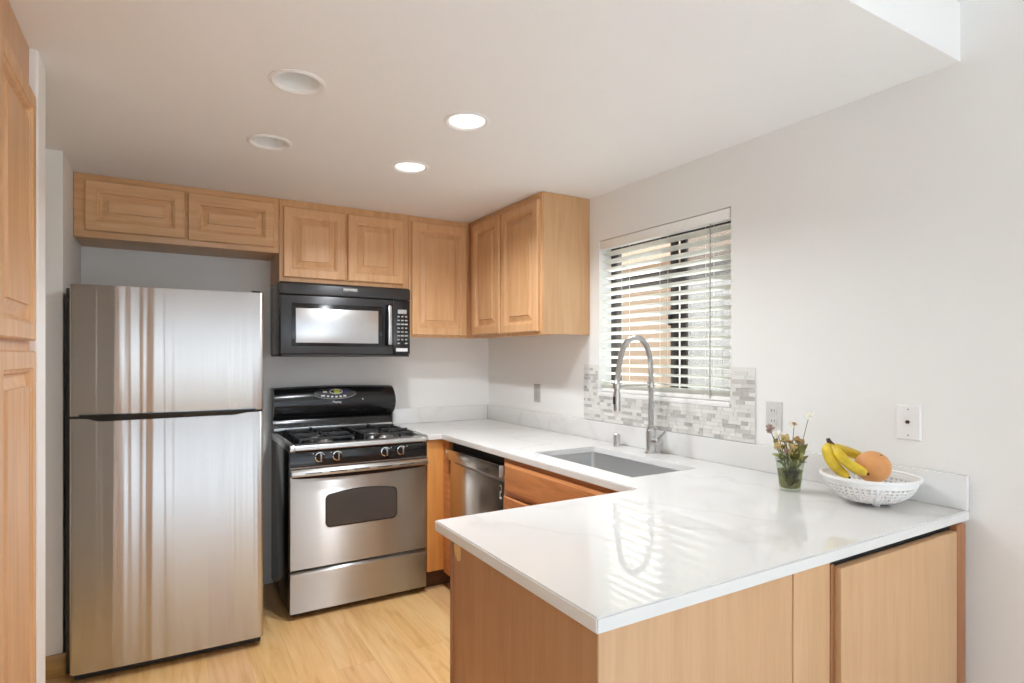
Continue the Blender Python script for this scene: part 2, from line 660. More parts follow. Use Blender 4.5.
# kitchen ceiling, with round holes for four recessed lights
LIGHTS = [(0.371, 1.980, False), (0.375, 2.595, False), (0.981, 1.986, True), (0.989, 2.599, True)]
HR, CELL = 0.070, 0.11
xs = sorted({XW, XR} | {round(c + d, 4) for c in (0.373, 0.985) for d in (-CELL, CELL)})
ys = sorted({YS, YB} | {round(c + d, 4) for c in (1.983, 2.597) for d in (-CELL, CELL)})
mb = MB()
for i in range(len(xs) - 1):
    for j in range(len(ys) - 1):
        x0, x1, y0, y1 = xs[i], xs[i + 1], ys[j], ys[j + 1]
        hit = [l for l in LIGHTS if x0 < l[0] < x1 and y0 < l[1] < y1]
        if not hit:
            mb.add([(x0, y0, ZC), (x1, y0, ZC), (x1, y1, ZC), (x0, y1, ZC)], [(0, 3, 2, 1)])
            continue
        lx, ly, _ = hit[0]
        n = 32
        sq, ci = [], []
        for k in range(n):
            a = 2 * PI * (k + 0.5) / n
            ca, sa = math.cos(a), math.sin(a)
            cx, cy = (x0 + x1) / 2, (y0 + y1) / 2
            t = CELL / max(abs(ca), abs(sa))
            sq.append((cx + ca * t, cy + sa * t, ZC))
            ci.append((lx + HR * ca, ly + HR * sa, ZC))
        for k in range(4):      # square the corners off
            kk = 4 + 8 * k
            cxs, cys = [(x1, y1), (x0, y1), (x0, y0), (x1, y0)][k]
            mb.add([sq[(kk - 1) % n], (cxs, cys, ZC), sq[kk % n]], [(0, 2, 1)])
        mb.add(sq + ci, [(k, n + k, n + (k + 1) % n, (k + 1) % n) for k in range(n)])
ceil = mb.build('ceiling', M['ceil'], smooth=0)
struct(ceil)
mb = MB().box(XW, XR, YR, YS, ZH, ZH + 0.08)
struct(mb.build('ceiling_dining', M['ceil'], smooth=0))
mb = MB().box(XW, XR, YS, YS + 0.02, ZC + 0.0006, ZH + 0.08)
struct(mb.build('trim_1', M['ceil'], smooth=0))

# right wall with the window opening
WY0, WY1, WZ0, WZ1 = 1.656, 2.530, 1.161, 2.012
mb = MB()
mb.box(XR, XR + WT, YR - WT, -2.75, -0.05, 2.6)
mb.box(XR, XR + WT, -0.95, WY0, -0.05, 2.6)
mb.box(XR, XR + WT, -2.75, -0.95, -0.05, 0.5)
mb.box(XR, XR + WT, -2.75, -0.95, 2.2, 2.6)
mb.box(XR, XR + WT, WY1, YB + WT, -0.05, 2.6)
mb.box(XR, XR + WT, WY0, WY1, -0.05, WZ0)
mb.box(XR, XR + WT, WY0, WY1, WZ1, 2.6)
struct(mb.build('wall_right', M['wall'], smooth=0))
struct(MB().box(XW - WT, XR, YB, YB + WT, -0.05, 2.6).build('wall_back', M['wall'], smooth=0))
# left side: wall beside the fridge, stub beside the pantry, wall of the hall further left
struct(MB().box(XW, XL, 3.165, YB, 0, ZC).build('wall_left', M['wall'], smooth=0))
struct(MB().box(XW, -0.313, 2.152, 2.275, 0, ZC).build('wall_left_stub', M['trimwhite'], bevel=0.006, smooth=0))
mb = MB()
mb.box(XW - WT, XW, YR - WT, YB, -0.05, 2.6)
struct(mb.build('wall_hall', M['wall'], smooth=0))
# rear wall with a glazed patio door
PX0, PX1 = -0.95, 2.0
mb = MB()
mb.box(XW, PX0, YR - WT, YR, -0.05, 2.6)
mb.box(PX1, XR, YR - WT, YR, -0.05, 2.6)
mb.box(PX0, PX1, YR - WT, YR, 2.25, 2.6)
struct(mb.build('wall_rear', M['wall'], smooth=0))
# baseboards
struct(box('baseboard_left', wood('oak_baseboard', srgb(196, 158, 96), srgb(160, 122, 66), 'x', 0.4), None, (XW, XL + 0.012, 3.153, 3.165, 0, 0.098), bevel=0.003))

# patio door behind the camera
d = struct(thing('door_1', '', 'door', (0.5, YR - 0.07, 0)))
mb = MB()
for x in (PX0, -0.2, 0.28, 1.02, PX1 - 0.06):
    mb.box(x, x + 0.06, YR - 0.1, YR - 0.04, 0.0, 2.25)
mb.box(PX0, PX1, YR - 0.1, YR - 0.04, 2.19, 2.25)
mb.box(PX0, PX1, YR - 0.1, YR - 0.04, 0.0, 0.06)
mb.build('door_frame', M['bronze'], d, bevel=0.004)
for k in ('label', 'category'): del d[k]
d2 = struct(MB().panel((XW + 0.02, YR, 0.0), (1, 0, 0), (0, 0, 1), (0, 1, 0), PX0 - XW - 0.09, 2.1, [(0, 0), (0, 0.03), (0.1, 0.03), (0.11, 0.02)]).build('dark_reflection_panel', mat('dark_reflection_paint', srgb(58, 50, 44), 0.5)))  # unseen dark panel, added to darken the left of the fridge reflection
w2 = struct(thing('window_2', '', 'window', (XR + 0.07, -1.85, 0.5)))
mb = MB()
for y in (-2.75, -1.88, -1.01):
    mb.box(XR + 0.05, XR + 0.10, y, y + 0.06, 0.5, 2.2)
mb.box(XR + 0.05, XR + 0.10, -2.75, -0.95, 0.5, 0.56)
mb.box(XR + 0.05, XR + 0.10, -2.75, -0.95, 2.14, 2.2)
mb.build('window_frame', M['trimwhite'], w2, bevel=0.004)
for k in ('label', 'category'): del w2[k]

# kitchen window: sill, frame, panes, screen
w1 = struct(thing('window_1', '', 'window', (2.17, 2.093, WZ0)))
for k in ('label', 'category'): del w1[k]
box('window_sill', M['trimwhite'], w1, (2.050, 2.150, WY0 + 0.001, WY1 - 0.001, WZ0, WZ0 + 0.022), bevel=0.003)
mb = MB()
FX0, FX1 = 2.145, 2.185
mb.box(FX0, FX1, WY1 - 0.045, WY1, WZ0, WZ1)
mb.box(FX0, FX1, WY0, WY0 + 0.045, WZ0, WZ1)
mb.box(FX0, FX1, WY0, WY1, WZ1 - 0.045, WZ1)
mb.box(FX0, FX1, WY0, WY1, WZ0, WZ0 + 0.045)
mb.build('window_frame', M['bronze'], w1, bevel=0.002)
mb = MB()
mb.box(2.150, 2.168, 2.050, 2.090, WZ0 + 0.04, WZ1 - 0.04)
mb.box(2.170, 2.186, 2.008, 2.044, WZ0 + 0.04, WZ1 - 0.04)
mb.build('meeting_stile', M['bronze'], w1, bevel=0.002)
box('window_latch', M['blackmatte'], w1, (2.135, 2.150, 2.075, 2.095, 1.53, 1.60), bevel=0.002)
box('window_pane', M['pane'], w1, (2.160, 2.163, 2.07, WY1 - 0.03, WZ0 + 0.03, WZ1 - 0.03), smooth=0)
box('window_pane', M['pane'], w1, (2.176, 2.179, WY0 + 0.03, 2.03, WZ0 + 0.03, WZ1 - 0.03), smooth=0)
box('insect_screen', M['mesh'], w1, (2.190, 2.1905, WY0 + 0.03, 2.03, WZ0 + 0.03, WZ1 - 0.03), smooth=0)

# ------------------------------------------------------------------ outside
h = thing('neighbor_house', 'beige sided house seen outside through the blinds', 'house', (6.8, 5.0, -0.02))
box('house_wall', M['siding'], h, (5.7, 8.0, -1, 14, -0.02, 2.9))
MB().prism([(4.92, 2.62), (5.7, 2.62), (8.0, 4.0), (4.92, 2.80)], 'y', -1.3, 14.3).build('house_roof', M['roof'], h, smooth=0)
box('fascia_board', M['eave'], h, (4.88, 4.92, -1.3, 14.3, 2.50, 2.82))
box('soffit_board', M['eave'], h, (4.92, 5.7, -1.3, 14.3, 2.56, 2.62))
box('eave_shadow_band', M['eaveshadow'], h, (5.67, 5.70, -1, 14, 2.30, 2.56))  # shadow under the eave, painted as a dark strip on the wall
f = thing('board_fence', 'grey weathered board fence outside the right window pane', 'fence', (3.7, 2.6, -0.02))
mb = MB()
for k in range(12):
    mb.box(3.68, 3.70, 1.6 + k * 0.16, 1.6 + k * 0.16 + 0.156, -0.02, 1.98)
mb.build('fence_boards', M['fencewood'], f, bevel=0.004)
for z in (0.4, 1.5):
    box('fence_rail', M['fencewood'], f, (3.70, 3.74, 1.6, 3.52, z, z + 0.09), bevel=0.004)
g = MB().box(XR + WT, 14, -8, 16, -0.12, -0.02).build('ground', M['ground'], smooth=0)
struct(g)
g = MB().box(-10, 14, -16, YR - WT, -0.12, -0.02).build('ground_patio', M['ground'], smooth=0)
struct(g)
g = MB().box(-12, XW - WT, YR - WT, 6, -0.12, -0.02).build('ground_side', M['ground'], smooth=0)
struct(g)

# ------------------------------------------------------------------ cabinets
DOOR_RINGS = [(0, 0), (0, 0.016), (0.005, 0.021), (0.046, 0.021), (0.049, 0.017), (0.056, 0.015),
              (0.061, 0.004), (0.068, 0.004), (0.094, 0.014), (0.096, 0.0195), (0.099, 0.0195)]
SLAB_RINGS = [(0, 0), (0, 0.012), (0.010, 0.017), (0.014, 0.020)]


def rings_for(w, h):
    k = min(1.0, (min(w, h) - 0.03) / 2 / 0.103)
    return [(a * k, b) for a, b in DOOR_RINGS]


def door_y(x0, x1, z0, z1, y):
    """raised panel door facing -y, its back at y"""
    return MB().panel((x0, y, z0), (1, 0, 0), (0, 0, 1), (0, -1, 0), x1 - x0, z1 - z0, rings_for(x1 - x0, z1 - z0))


def door_x(y0, y1, z0, z1, x, s=-1):
    """raised panel door facing s*x, its back at x"""
    return MB().panel((x, y0, z0), (0, 1, 0), (0, 0, 1), (s, 0, 0), y1 - y0, z1 - z0, rings_for(y1 - y0, z1 - z0))


YF = 3.487                   # face-frame plane of the back uppers
G = 0.0015

# over the fridge
t = thing('wall_cabinet', 'low wide maple wall cabinet above the refrigerator', 'cabinet', (0.088, YF, 1.955))
mb = MB().box(XL + G, 0.552 - G, YF, YF + 0.02, 1.955, ZC - G)
mb.box(XL + G, 0.552 - G, YF + 0.02, YB - G, 1.957, ZC - G)
mb.build('cabinet_body', M['maple_x'], t, bevel=0.0015)
door_y(-0.330, 0.093, 1.986, 2.232, YF).build('cabinet_door', M['maple_x'], t, smooth=20)
door_y(0.105, 0.524, 1.982, 2.230, YF).build('cabinet_door', M['maple_x'], t, smooth=20)

# over the microwave
t = thing('wall_cabinet', 'maple two-door wall cabinet directly above the black microwave', 'cabinet', (0.93, YF, 1.80))
mb = MB().box(0.552 + G, 1.314 - G, YF, YF + 0.02, 1.8, ZC - G).box(0.552 + G, 1.314 - G, YF + 0.02, YB - G, 1.80, ZC - G)
mb.build('cabinet_body', M['maple'], t, bevel=0.0015)
door_y(0.573, 0.917, 1.824, 2.220, YF).build('cabinet_door', M['maple'], t, smooth=20)
door_y(0.932, 1.274, 1.824, 2.220, YF).build('cabinet_door', M['maple'], t, smooth=20)

# corner upper on the back wall
t = thing('wall_cabinet', 'tall maple single-door wall cabinet right of the microwave, in the corner', 'cabinet', (1.53, YF, 1.498))
mb = MB().box(1.314 + G, 1.757, YF, YF + 0.02, 1.498, ZC - G).box(1.314 + G, 2.056, YF + 0.02, YB - G, 1.51, ZC - G)
mb.build('cabinet_body', M['maple'], t, bevel=0.0015)
door_y(1.330, 1.716, 1.512, 2.226, YF).build('cabinet_door', M['maple'], t, smooth=20)

# upper on the window wall
XU = 1.740
t = thing('wall_cabinet', 'maple wall cabinet left of the window with a bright end panel', 'cabinet', (1.9, 3.05, 1.498))
mb = MB().box(XU, XU + 0.02, 2.616, YF - G, 1.496, ZC - G)
mb.box(XU + 0.02, XR - G, 2.6165, YF + 0.018, 1.510, ZC - G)
mb.build('cabinet_body', M['maple'], t, bevel=0.0012)
mb = MB().box(XU + 0.006, XR - G, 2.611, 2.616, 1.498, ZC - G)
mb.build('end_panel', M['panel'], t, bevel=0.001)
door_x(3.050, 3.412, 1.514, 2.226, XU).build('cabinet_door', M['maple'], t, smooth=20)
door_x(2.634, 3.030, 1.512, 2.224, XU).build('cabinet_door', M['maple'], t, smooth=20)

# pantry at the left edge
XP = -0.333
t = thing('pantry_cabinet', 'tall maple pantry cabinet at the left edge of the picture', 'cabinet', (-0.6, 1.7, 0))
mb = MB().box(-0.95, XP, 1.20, 2.150, 0.1, ZC - G).box(-0.93, XP - 0.06, 1.21, 2.145, 0.0, 0.1)
mb.build('cabinet_body', M['maple'], t, bevel=0.0015)
for ya, yb in ((1.215, 1.66), (1.675, 2.118)):
    door_x(ya, yb, 1.420, 2.112, XP, 1).build('cabinet_door', M['maple'], t, smooth=20)
    door_x(ya, yb, 0.125, 1.392, XP, 1).build('cabinet_door', M['maple'], t, smooth=20)

# base corner cabinet between range and dishwasher
XC = 1.421                   # cabinet front plane of the right-hand run
t = thing('base_cabinet', 'honey-coloured corner base cabinet panel between range and dishwasher', 'cabinet', (1.6, 3.5, 0))
mb = MB().box(1.322, 1.449, 3.197, 3.215, 0.115, 0.890).box(1.322, 2.05, 3.215, YB - G, 0.115, 0.889)
mb.build('cabinet_body', M['amber'], t, bevel=0.0015)
mb = MB().box(1.325, 2.03, 3.262, 3.28, 0.0, 0.115)
mb.build('toe_kick', M['toe'], t)
mb = MB().box(1.424, 1.449, 3.118, 3.197, 0.1, 0.889)
mb.build('filler_strip', M['sinkwood'], t, bevel=0.001)

# sink base
t = thing('base_cabinet', 'amber maple sink base cabinet right of the dishwasher', 'cabinet', (1.7, 2.0, 0))
mb = MB().box(XC, XC + 0.02, 1.520, 2.468, 0.1, 0.8895)
mb.box(XC + 0.02, 1.46, 1.522, 2.466, 0.1, 0.66).box(1.46, 2.05, 1.522, 2.466, 0.1, 0.12)
mb.box(XC + 0.02, 2.05, 2.450, 2.466, 0.1, 0.889).box(XC + 0.02, 2.05, 1.522, 1.538, 0.1, 0.889)
mb.build('cabinet_body', M['sinkwood'], t, bevel=0.0015)
box('toe_kick', M['toe'], t, (XC + 0.06, XC + 0.075, 1.53, 2.46, 0, 0.1))
MB().panel((XC, 1.545, 0.728), (0, 1, 0), (0, 0, 1), (-1, 0, 0), 0.9, 0.14, SLAB_RINGS).build('drawer_front', M['sinkwood'], t, smooth=20)
door_x(2.005, 2.445, 0.125, 0.708, XC).build('cabinet_door', M['sinkwood'], t, smooth=20)
door_x(1.545, 1.985, 0.125, 0.708, XC).build('cabinet_door', M['sinkwood'], t, smooth=20)

# peninsula
t = thing('peninsula_cabinet', 'maple peninsula base under the white counter in front', 'cabinet', (1.35, 1.12, 0))
PX, PY, PB = 0.656, 0.811, 1.408
mb = MB().box(PX + 0.02, 2.050, PY + 0.02, PB, 0.0, 0.8895)
mb.build('cabinet_body', M['panel'], t)
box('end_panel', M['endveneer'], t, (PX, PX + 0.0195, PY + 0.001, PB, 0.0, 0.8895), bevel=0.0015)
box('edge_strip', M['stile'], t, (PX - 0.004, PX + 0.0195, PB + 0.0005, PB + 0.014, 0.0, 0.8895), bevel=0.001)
box('back_panel', M['panel'], t, (PX + 0.001, 1.212, PY - 0.002, PY + 0.0195, 0.0, 0.8895), bevel=0.001)
box('back_panel', M['panel'], t, (1.213, 1.352, PY - 0.004, PY + 0.0195, 0.0, 0.8895), bevel=0.001)
box('door_gap', M['dark'], t, (1.352, 1.962, PY + 0.004, PY + 0.0195, 0.0, 0.8895))
box('edge_strip', M['stile'], t, (1.356, 1.370, PY - 0.004, PY + 0.004, 0.0, 0.882), bevel=0.001)
box('panel_door', M['panel'], t, (1.372, 1.951, PY - 0.020, PY + 0.003, 0.02, 0.876), bevel=0.003)
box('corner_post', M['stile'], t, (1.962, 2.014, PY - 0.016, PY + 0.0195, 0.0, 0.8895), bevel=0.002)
mb = MB().prism([(1.362, 0.889), (1.394, 0.889), (1.394, 0.872), (1.371, 0.848), (1.364, 0.852)], 'x', PX - 0.006, PX)
mb.build('wood_shim', M['raw'], t)

# ------------------------------------------------------------------ worktop and splashes
CT, CB = 0.920, 0.8905
gx = [0.648, 1.401, 1.522, 1.876, XR - 0.001]
gx.insert(1, 1.318)
gy = [0.802, 1.516, 1.672, 2.352, 3.171, YB - 0.001]
bm = bmesh.new()
vd = {}
def gv(i, j):
    if (i, j) not in vd: vd[(i, j)] = bm.verts.new((gx[i], gy[j], CB))
    return vd[(i, j)]
for i in range(5):
    for j in range(5):
        xm, ym = (gx[i] + gx[i + 1]) / 2, (gy[j] + gy[j + 1]) / 2
        inside = ym < 1.516 or xm > 1.401 or (ym > 3.171 and xm > 1.318)
        hole = 1.522 < xm < 1.876 and 1.672 < ym < 2.352
        if inside and not hole:
            bm.faces.new((gv(i, j), gv(i + 1, j), gv(i + 1, j + 1), gv(i, j + 1)))
ex = bmesh.ops.extrude_face_region(bm, geom=bm.faces[:])
bmesh.ops.translate(bm, vec=(0, 0, CT - CB), verts=[e for e in ex['geom'] if isinstance(e, bmesh.types.BMVert)])
bmesh.ops.recalc_face_normals(bm, faces=bm.faces)
es = [e for e in bm.edges if len(e.link_faces) == 2 and e.calc_face_angle(0) > 1.0]
bmesh.ops.bevel(bm, geom=es, offset=0.003, segments=2, affect='EDGES', clamp_overlap=True)
me = bpy.data.meshes.new('countertop')
bm.to_mesh(me); bm.free()
me.shade_smooth(); me.set_sharp_from_angle(angle=0.5)
me.materials.append(M['quartz'])
ct = bpy.data.objects.new('countertop', me); C.objects.link(ct)
tag(ct, 'white veined quartz countertop running from the range around to the peninsula', 'countertop')

o = MB().box(1.318, XR - 0.021, YB - 0.020, YB - 0.001, CT + 0.0005, 1.023).build('backsplash', M['quartz'], bevel=0.002)
tag(o, 'short white quartz backsplash on the back wall beside the range', 'backsplash')
o = MB().box(XR - 0.020, XR - 0.001, 0.803, YB - 0.001, CT + 0.0005, 1.023).build('backsplash', M['quartz'], bevel=0.002)
tag(o, 'long white quartz backsplash along the right wall behind the sink', 'backsplash')

# mosaic tile around the window
TY0, TY1, TZ0, TZ1 = 1.534, 2.655, 1.0245, 1.332
t = MB()
t.box(XR - 0.006, XR - 0.0005, TY0, TY1, TZ0, WZ0 - 0.001)
t.box(XR - 0.006, XR - 0.0005, TY0, WY0 - 0.001, WZ0 - 0.001, TZ1)
t.box(XR - 0.006, XR - 0.0005, WY1 + 0.001, TY1, WZ0 - 0.001, TZ1)
t = t.build('mosaic_backsplash', M['grout'], smooth=0)
tag(t, 'grey and white mosaic tile band around the lower half of the window', 'tile backsplash')
mb = MB()
rh = 0.0171
nrow = int((TZ1 - TZ0) / rh)
for r in range(nrow):
    z0 = TZ0 + r * rh + 0.001
    z1 = z0 + rh - 0.002
    y = TY0 + 0.001
    while y < TY1 - 0.004:
        L = random.choice((0.018, 0.03, 0.045, 0.06, 0.075)) * random.uniform(0.9, 1.1)
        ye = min(y + L, TY1 - 0.001)
        segs = [(y, ye)]
        if z1 > WZ0:
            segs = [(max(a, lo), min(b, hi)) for a, b in segs for lo, hi in ((TY0, WY0 - 0.002), (WY1 + 0.002, TY1))]
        for a, b in segs:
            if b - a > 0.004:
                mb.box(XR - 0.0085, XR - 0.006, a, b, z0, z1)
        y = ye + 0.0015
mb.build('mosaic_tiles', M['tile'], t, smooth=0)

# ------------------------------------------------------------------ sink
SX0, SX1, SY0, SY1 = 1.510, 1.888, 1.660, 2.364
t = thing('kitchen_sink', 'undermount stainless steel sink set into the white counter', 'sink', ((SX0 + SX1) / 2, (SY0 + SY1) / 2, 0.69))


def rrect(x0, x1, y0, y1, r, n=6):
    pts = []
    for cx, cy, a0 in ((x1 - r, y1 - r, 0), (x0 + r, y1 - r, PI / 2), (x0 + r, y0 + r, PI), (x1 - r, y0 + r, 1.5 * PI)):
        for k in range(n + 1):
            a = a0 + PI / 2 * k / n
            pts.append((cx + r * math.cos(a), cy + r * math.sin(a)))
    return pts


def loft(loops):
    mb = MB()
    n = len(loops[0][0])
    vs, fs = [], []
    for poly, z in loops:
        vs += [(p[0], p[1], z) for p in poly]
    for i in range(len(loops) - 1):
        fs += [(i * n + k, i * n + (k + 1) % n, (i + 1) * n + (k + 1) % n, (i + 1) * n + k) for k in range(n)]
    fs.append(tuple((len(loops) - 1) * n + k for k in range(n)))
    return mb.add(vs, fs)


def rr(i, r):
    return rrect(SX0 + i, SX1 - i, SY0 + i, SY1 - i, r)


lp = [(rr(0.001, 0.02), 0.690), (rr(0.001, 0.02), 0.8895), (rr(0.006, 0.018), 0.8895), (rr(0.008, 0.02), 0.72),
      (rr(0.014, 0.02), 0.705), (rr(0.03, 0.02), 0.697)]
sb = loft(lp)
n0 = len(lp[0][0])
sb.f.append(tuple(range(n0)))
sb.build('basin', M['steel_sink'], t, smooth=40)
cx, cy = (SX0 + SX1) / 2, (SY0 + SY1) / 2
MB().lathe([(0.055, 0.6975), (0.055, 0.700), (0.042, 0.7015), (0.036, 0.699), (0.0, 0.6985)], (cx, cy, 0), 24).build('drain', M['chrome'], t)

# faucet
FXB, FYB = 1.981, 2.049
t = thing('kitchen_faucet', 'tall brushed nickel spring pull-down faucet behind the sink', 'faucet', (FXB, FYB, CT))
mb = MB().lathe([(0.029, CT), (0.029, CT + 0.006), (0.0235, CT + 0.010), (0.0235, CT + 0.108), (0.020, CT + 0.112),
                 (0.020, CT + 0.122), (0.0, CT + 0.122)], (FXB, FYB, 0), 28)
mb.build('faucet_body', M['nickel'], t)
arch = [(FXB, 1.035), (FXB, 1.12), (FXB, 1.22), (FXB, 1.30), (FXB - 0.004, 1.355), (FXB - 0.018, 1.405), (FXB - 0.042, 1.442),
        (FXB - 0.074, 1.462), (FXB - 0.108, 1.464), (FXB - 0.142, 1.450), (FXB - 0.168, 1.420), (FXB - 0.186, 1.378),
        (FXB - 0.198, 1.328), (FXB - 0.206, 1.275), (FXB - 0.209, 1.245)]


def smooth_path(p, n=6):
    out = []
    for i in range(len(p) - 1):
        p0, p1, p2, p3 = (Vector(p[max(0, min(len(p) - 1, j))]) for j in (i - 1, i, i + 1, i + 2))
        for k in range(n):
            t_ = k / n
            out.append(0.5 * (2 * p1 + (p2 - p0) * t_ + (2 * p0 - 5 * p1 + 4 * p2 - p3) * t_ ** 2 + (3 * p1 - p0 - 3 * p2 + p3) * t_ ** 3))
    out.append(Vector(p[-1]))
    return out


ap = smooth_path([(x, FYB, z) for x, z in arch], 10)
MB().tube(ap, 0.0085, 12).build('hose', M['nickel'], t)
# spring coil wound round the hose
coil, tot = [], 0
for i in range(len(ap) - 1):
    for k in range(10):
        p = ap[i].lerp(ap[i + 1], k / 10)
        tg = (ap[i + 1] - ap[i])
        step = tg.length / 10
        tot += step
        tg.normalize()
        nb = Vector((0, 1, 0))
        nn = tg.cross(nb)
        a = 2 * PI * tot / 0.0060
        coil.append(p + (nn * math.cos(a) + nb * math.sin(a)) * 0.0105)
MB().tube(coil, 0.0030, 6).build('spring', M['nickel'], t)
mb = MB().lathe([(0.0, 1.128), (0.015, 1.128), (0.0165, 1.135), (0.0165, 1.205), (0.013, 1.215), (0.013, 1.25), (0.0, 1.25)], (FXB - 0.210, FYB, 0), 20)
mb.build('spray_head', M['nickel'], t)
box('spray_button', M['blackmatte'], t, (FXB - 0.229, FXB - 0.224, FYB - 0.006, FYB + 0.006, 1.160, 1.195), bevel=0.001)
mb = MB().tube([(FXB, FYB, 1.243), (FXB - 0.195, FYB, 1.243)], 0.005, 10)
mb.lathe([(0.0145, 1.232), (0.0185, 1.232), (0.0185, 1.254), (0.0145, 1.254)], (FXB - 0.210, FYB, 0), 20)
mb.lathe([(0.0135, 1.230), (0.017, 1.230), (0.017, 1.256), (0.0135, 1.256)], (FXB, FYB, 0), 20)
mb.build('holder_arm', M['nickel'], t)
mb = MB().lathe([(0.019, 0), (0.019, 0.012), (0.019, 0.030), (0.015, 0.036), (0.0, 0.036)], (FXB, FYB - 0.0, 0.978), 20, axis='y')
mb2 = MB()
mb2.add([(v[0], FYB - (v[1] - FYB) - 0.020, v[2]) for v in mb.v], mb.f)
mb2.build('valve_hub', M['nickel'], t)
mb = MB().tube([(FXB - 0.002, FYB - 0.047, 0.982), (FXB - 0.005, FYB - 0.075, 1.010), (FXB - 0.008, FYB - 0.105, 1.040)], [0.0075, 0.0065, 0.006], 10)
mb.build('lever_handle', M['nickel'], t)
mb = MB().lathe([(0.0185, CT), (0.0185, CT + 0.004), (0.0175, CT + 0.005), (0.0175, CT + 0.058), (0.015, CT + 0.062), (0, CT + 0.062)], (1.986, 2.298, 0), 24)
o = mb.build('air_gap_cap', M['nickel'])
tag(o, 'short brushed nickel cylinder cap on the counter left of the faucet', 'air gap cap')

# ------------------------------------------------------------------ blinds
t = thing('window_blind', 'white horizontal slat blind hanging in the kitchen window', 'blind', (2.095, 2.093, WZ1 - 0.001))
BY0, BY1 = WY0 + 0.008, WY1 - 0.006
box('valance', M['blind'], t, (2.062, 2.068, BY0, BY1, 1.962, WZ1 - 0.004), bevel=0.001)
box('head_rail', M['blind'], t, (2.072, 2.122, BY0, BY1, 1.968, WZ1 - 0.002), bevel=0.001)
ang = math.radians(14)
mb = MB()
zs_ = [1.938 - 0.0435 * k for k in range(17)]
for z in zs_:
    c, s = math.cos(ang) * 0.025, math.sin(ang) * 0.025
    th = 0.0014
    poly = [(2.096 - c, z + s - th), (2.096 + c, z - s - th), (2.096 + c, z - s + th), (2.096 - c, z + s + th)]
    mb.prism(poly, 'y', BY0 + 0.002, BY1 - 0.002)
for k in range(5):
    z = 1.207 + k * 0.0042
    mb.box(2.071, 2.121, BY0 + 0.002, BY1 - 0.002, z, z + 0.0028)
mb.build('slats', M['slat'], t, smooth=0)
box('bottom_rail', M['blind'], t, (2.071, 2.121, BY0 + 0.002, BY1 - 0.002, 1.186, 1.2055), bevel=0.003)
for y in (1.80, 2.08, 2.355):
    mb = MB()
    for x in (2.0695, 2.1225):
        mb.tube([(x, y, 1.19), (x, y, 1.97)], 0.0008, 5)
    mb.build('ladder_cord', M['blind'], t)
MB().tube([(2.064, 1.772, 1.19), (2.066, 1.772, 1.965)], 0.0022, 8).build('tilt_wand', M['cord'], t)

# ------------------------------------------------------------------ refrigerator (own frame, turned a little)
RZ = math.radians(-2.244)
t = thing('refrigerator', 'stainless steel top-freezer refrigerator against the left wall', 'refrigerator', (-0.340, 3.024, 0), RZ)
W = 0.746


def fdoor(z0, z1):
    n = 8
    r = 0.016
    pts = [(0, 0.062)]
    for k in range(n + 1):
        a = PI + PI / 2 * k / n
        pts.append((r + r * math.cos(a), r + r * math.sin(a)))
    for k in range(n + 1):
        a = 1.5 * PI + PI / 2 * k / n
        pts.append((W - r + r * math.cos(a), r + r * math.sin(a)))
    pts.append((W, 0.062))
    # slight crown across the front
    pts = [(x, y - 0.006 * (1 - ((x - W / 2) / (W / 2)) ** 2) if y < 0.05 else y) for x, y in pts]
    fr = []
    for i in range(len(pts)):
        fr.append(pts[i])
        if i == n + 1:
            for k in range(1, 24):
                x = r + (W - 2 * r) * k / 24
                fr.append((x, -0.006 * (1 - ((x - W / 2) / (W / 2)) ** 2)))
    return MB().prism(fr, 'z', z0, z1)


box('fridge_body', M['blackmatte'], t, (-0.022, W + 0.0, 0.068, 0.70, 0.03, 1.668), local=True, bevel=0.006)
for x in (0.03, W - 0.07):
    for y in (0.10, 0.62):
        MB().lathe([(0.018, 0.0), (0.02, 0.03)], (x + 0.02, y, 0), 12).build('fridge_foot', M['blackmatte'], t, local=True)
fdoor(1.126, 1.679).build('freezer_door', M['steel_fridge'], t, local=True, bevel=0.003, smooth=30, uv='xz')
fdoor(0.048, 1.117).build('fresh_food_door', M['steel_fridge'], t, local=True, bevel=0.003, smooth=30, uv='xz')
# pocket handle: black curved scoop between the doors
pl = [(0.030, 1.131), (0.040, 1.126)]
for k in range(13):
    s_ = k / 12
    pl.append((0.045 + 0.075 * s_, 1.124 - 0.021 * math.sin(s_ * PI / 2)))
for k in range(13):
    s_ = k / 12
    pl.append((0.600 + 0.095 * s_, 1.1065 + 0.017 * (1 - math.cos(s_ * PI / 2))))
pl += [(0.705, 1.126), (0.712, 1.131)]
mb = MB().prism(pl, 'y', -0.0095, 0.05)
mb.build('pocket_handle', M['black'], t, local=True, bevel=0.0015)
mb = MB().box(0.002, W - 0.002, 0.012, 0.06, 1.117, 1.126)
mb.build('door_gasket', M['blackmatte'], t, local=True)
box('toe_grille', M['blackmatte'], t, (0.01, W - 0.01, 0.05, 0.07, 0.008, 0.046), local=True)
mb = MB().box(W - 0.075, W - 0.012, 0.01, 0.06, 0.034, 0.047)
mb.build('lower_hinge', M['blackmatte'], t, local=True, bevel=0.002)
mb = MB().box(W - 0.05, W - 0.01, 0.02, 0.11, 1.6795, 1.688)
mb.build('upper_hinge', M['blackmatte'], t, local=True, bevel=0.002)

# ------------------------------------------------------------------ gas range
t = thing('gas_range', 'black and stainless steel gas range between fridge and corner', 'stove', (0.936, 3.194, 0))
R0, R1, RY = 0.557, 1.315, 3.194
mb = MB().box(R0, R1, RY + 0.03, 3.795, 0.036, 0.876)
mb.build('range_body', M['black'], t, bevel=0.002)
for x in (R0 + 0.03, R1 - 0.07):
    for y in (RY + 0.07, 3.72):
        box('range_foot', M['blackmatte'], t, (x, x + 0.04, y, y + 0.04, 0, 0.036))
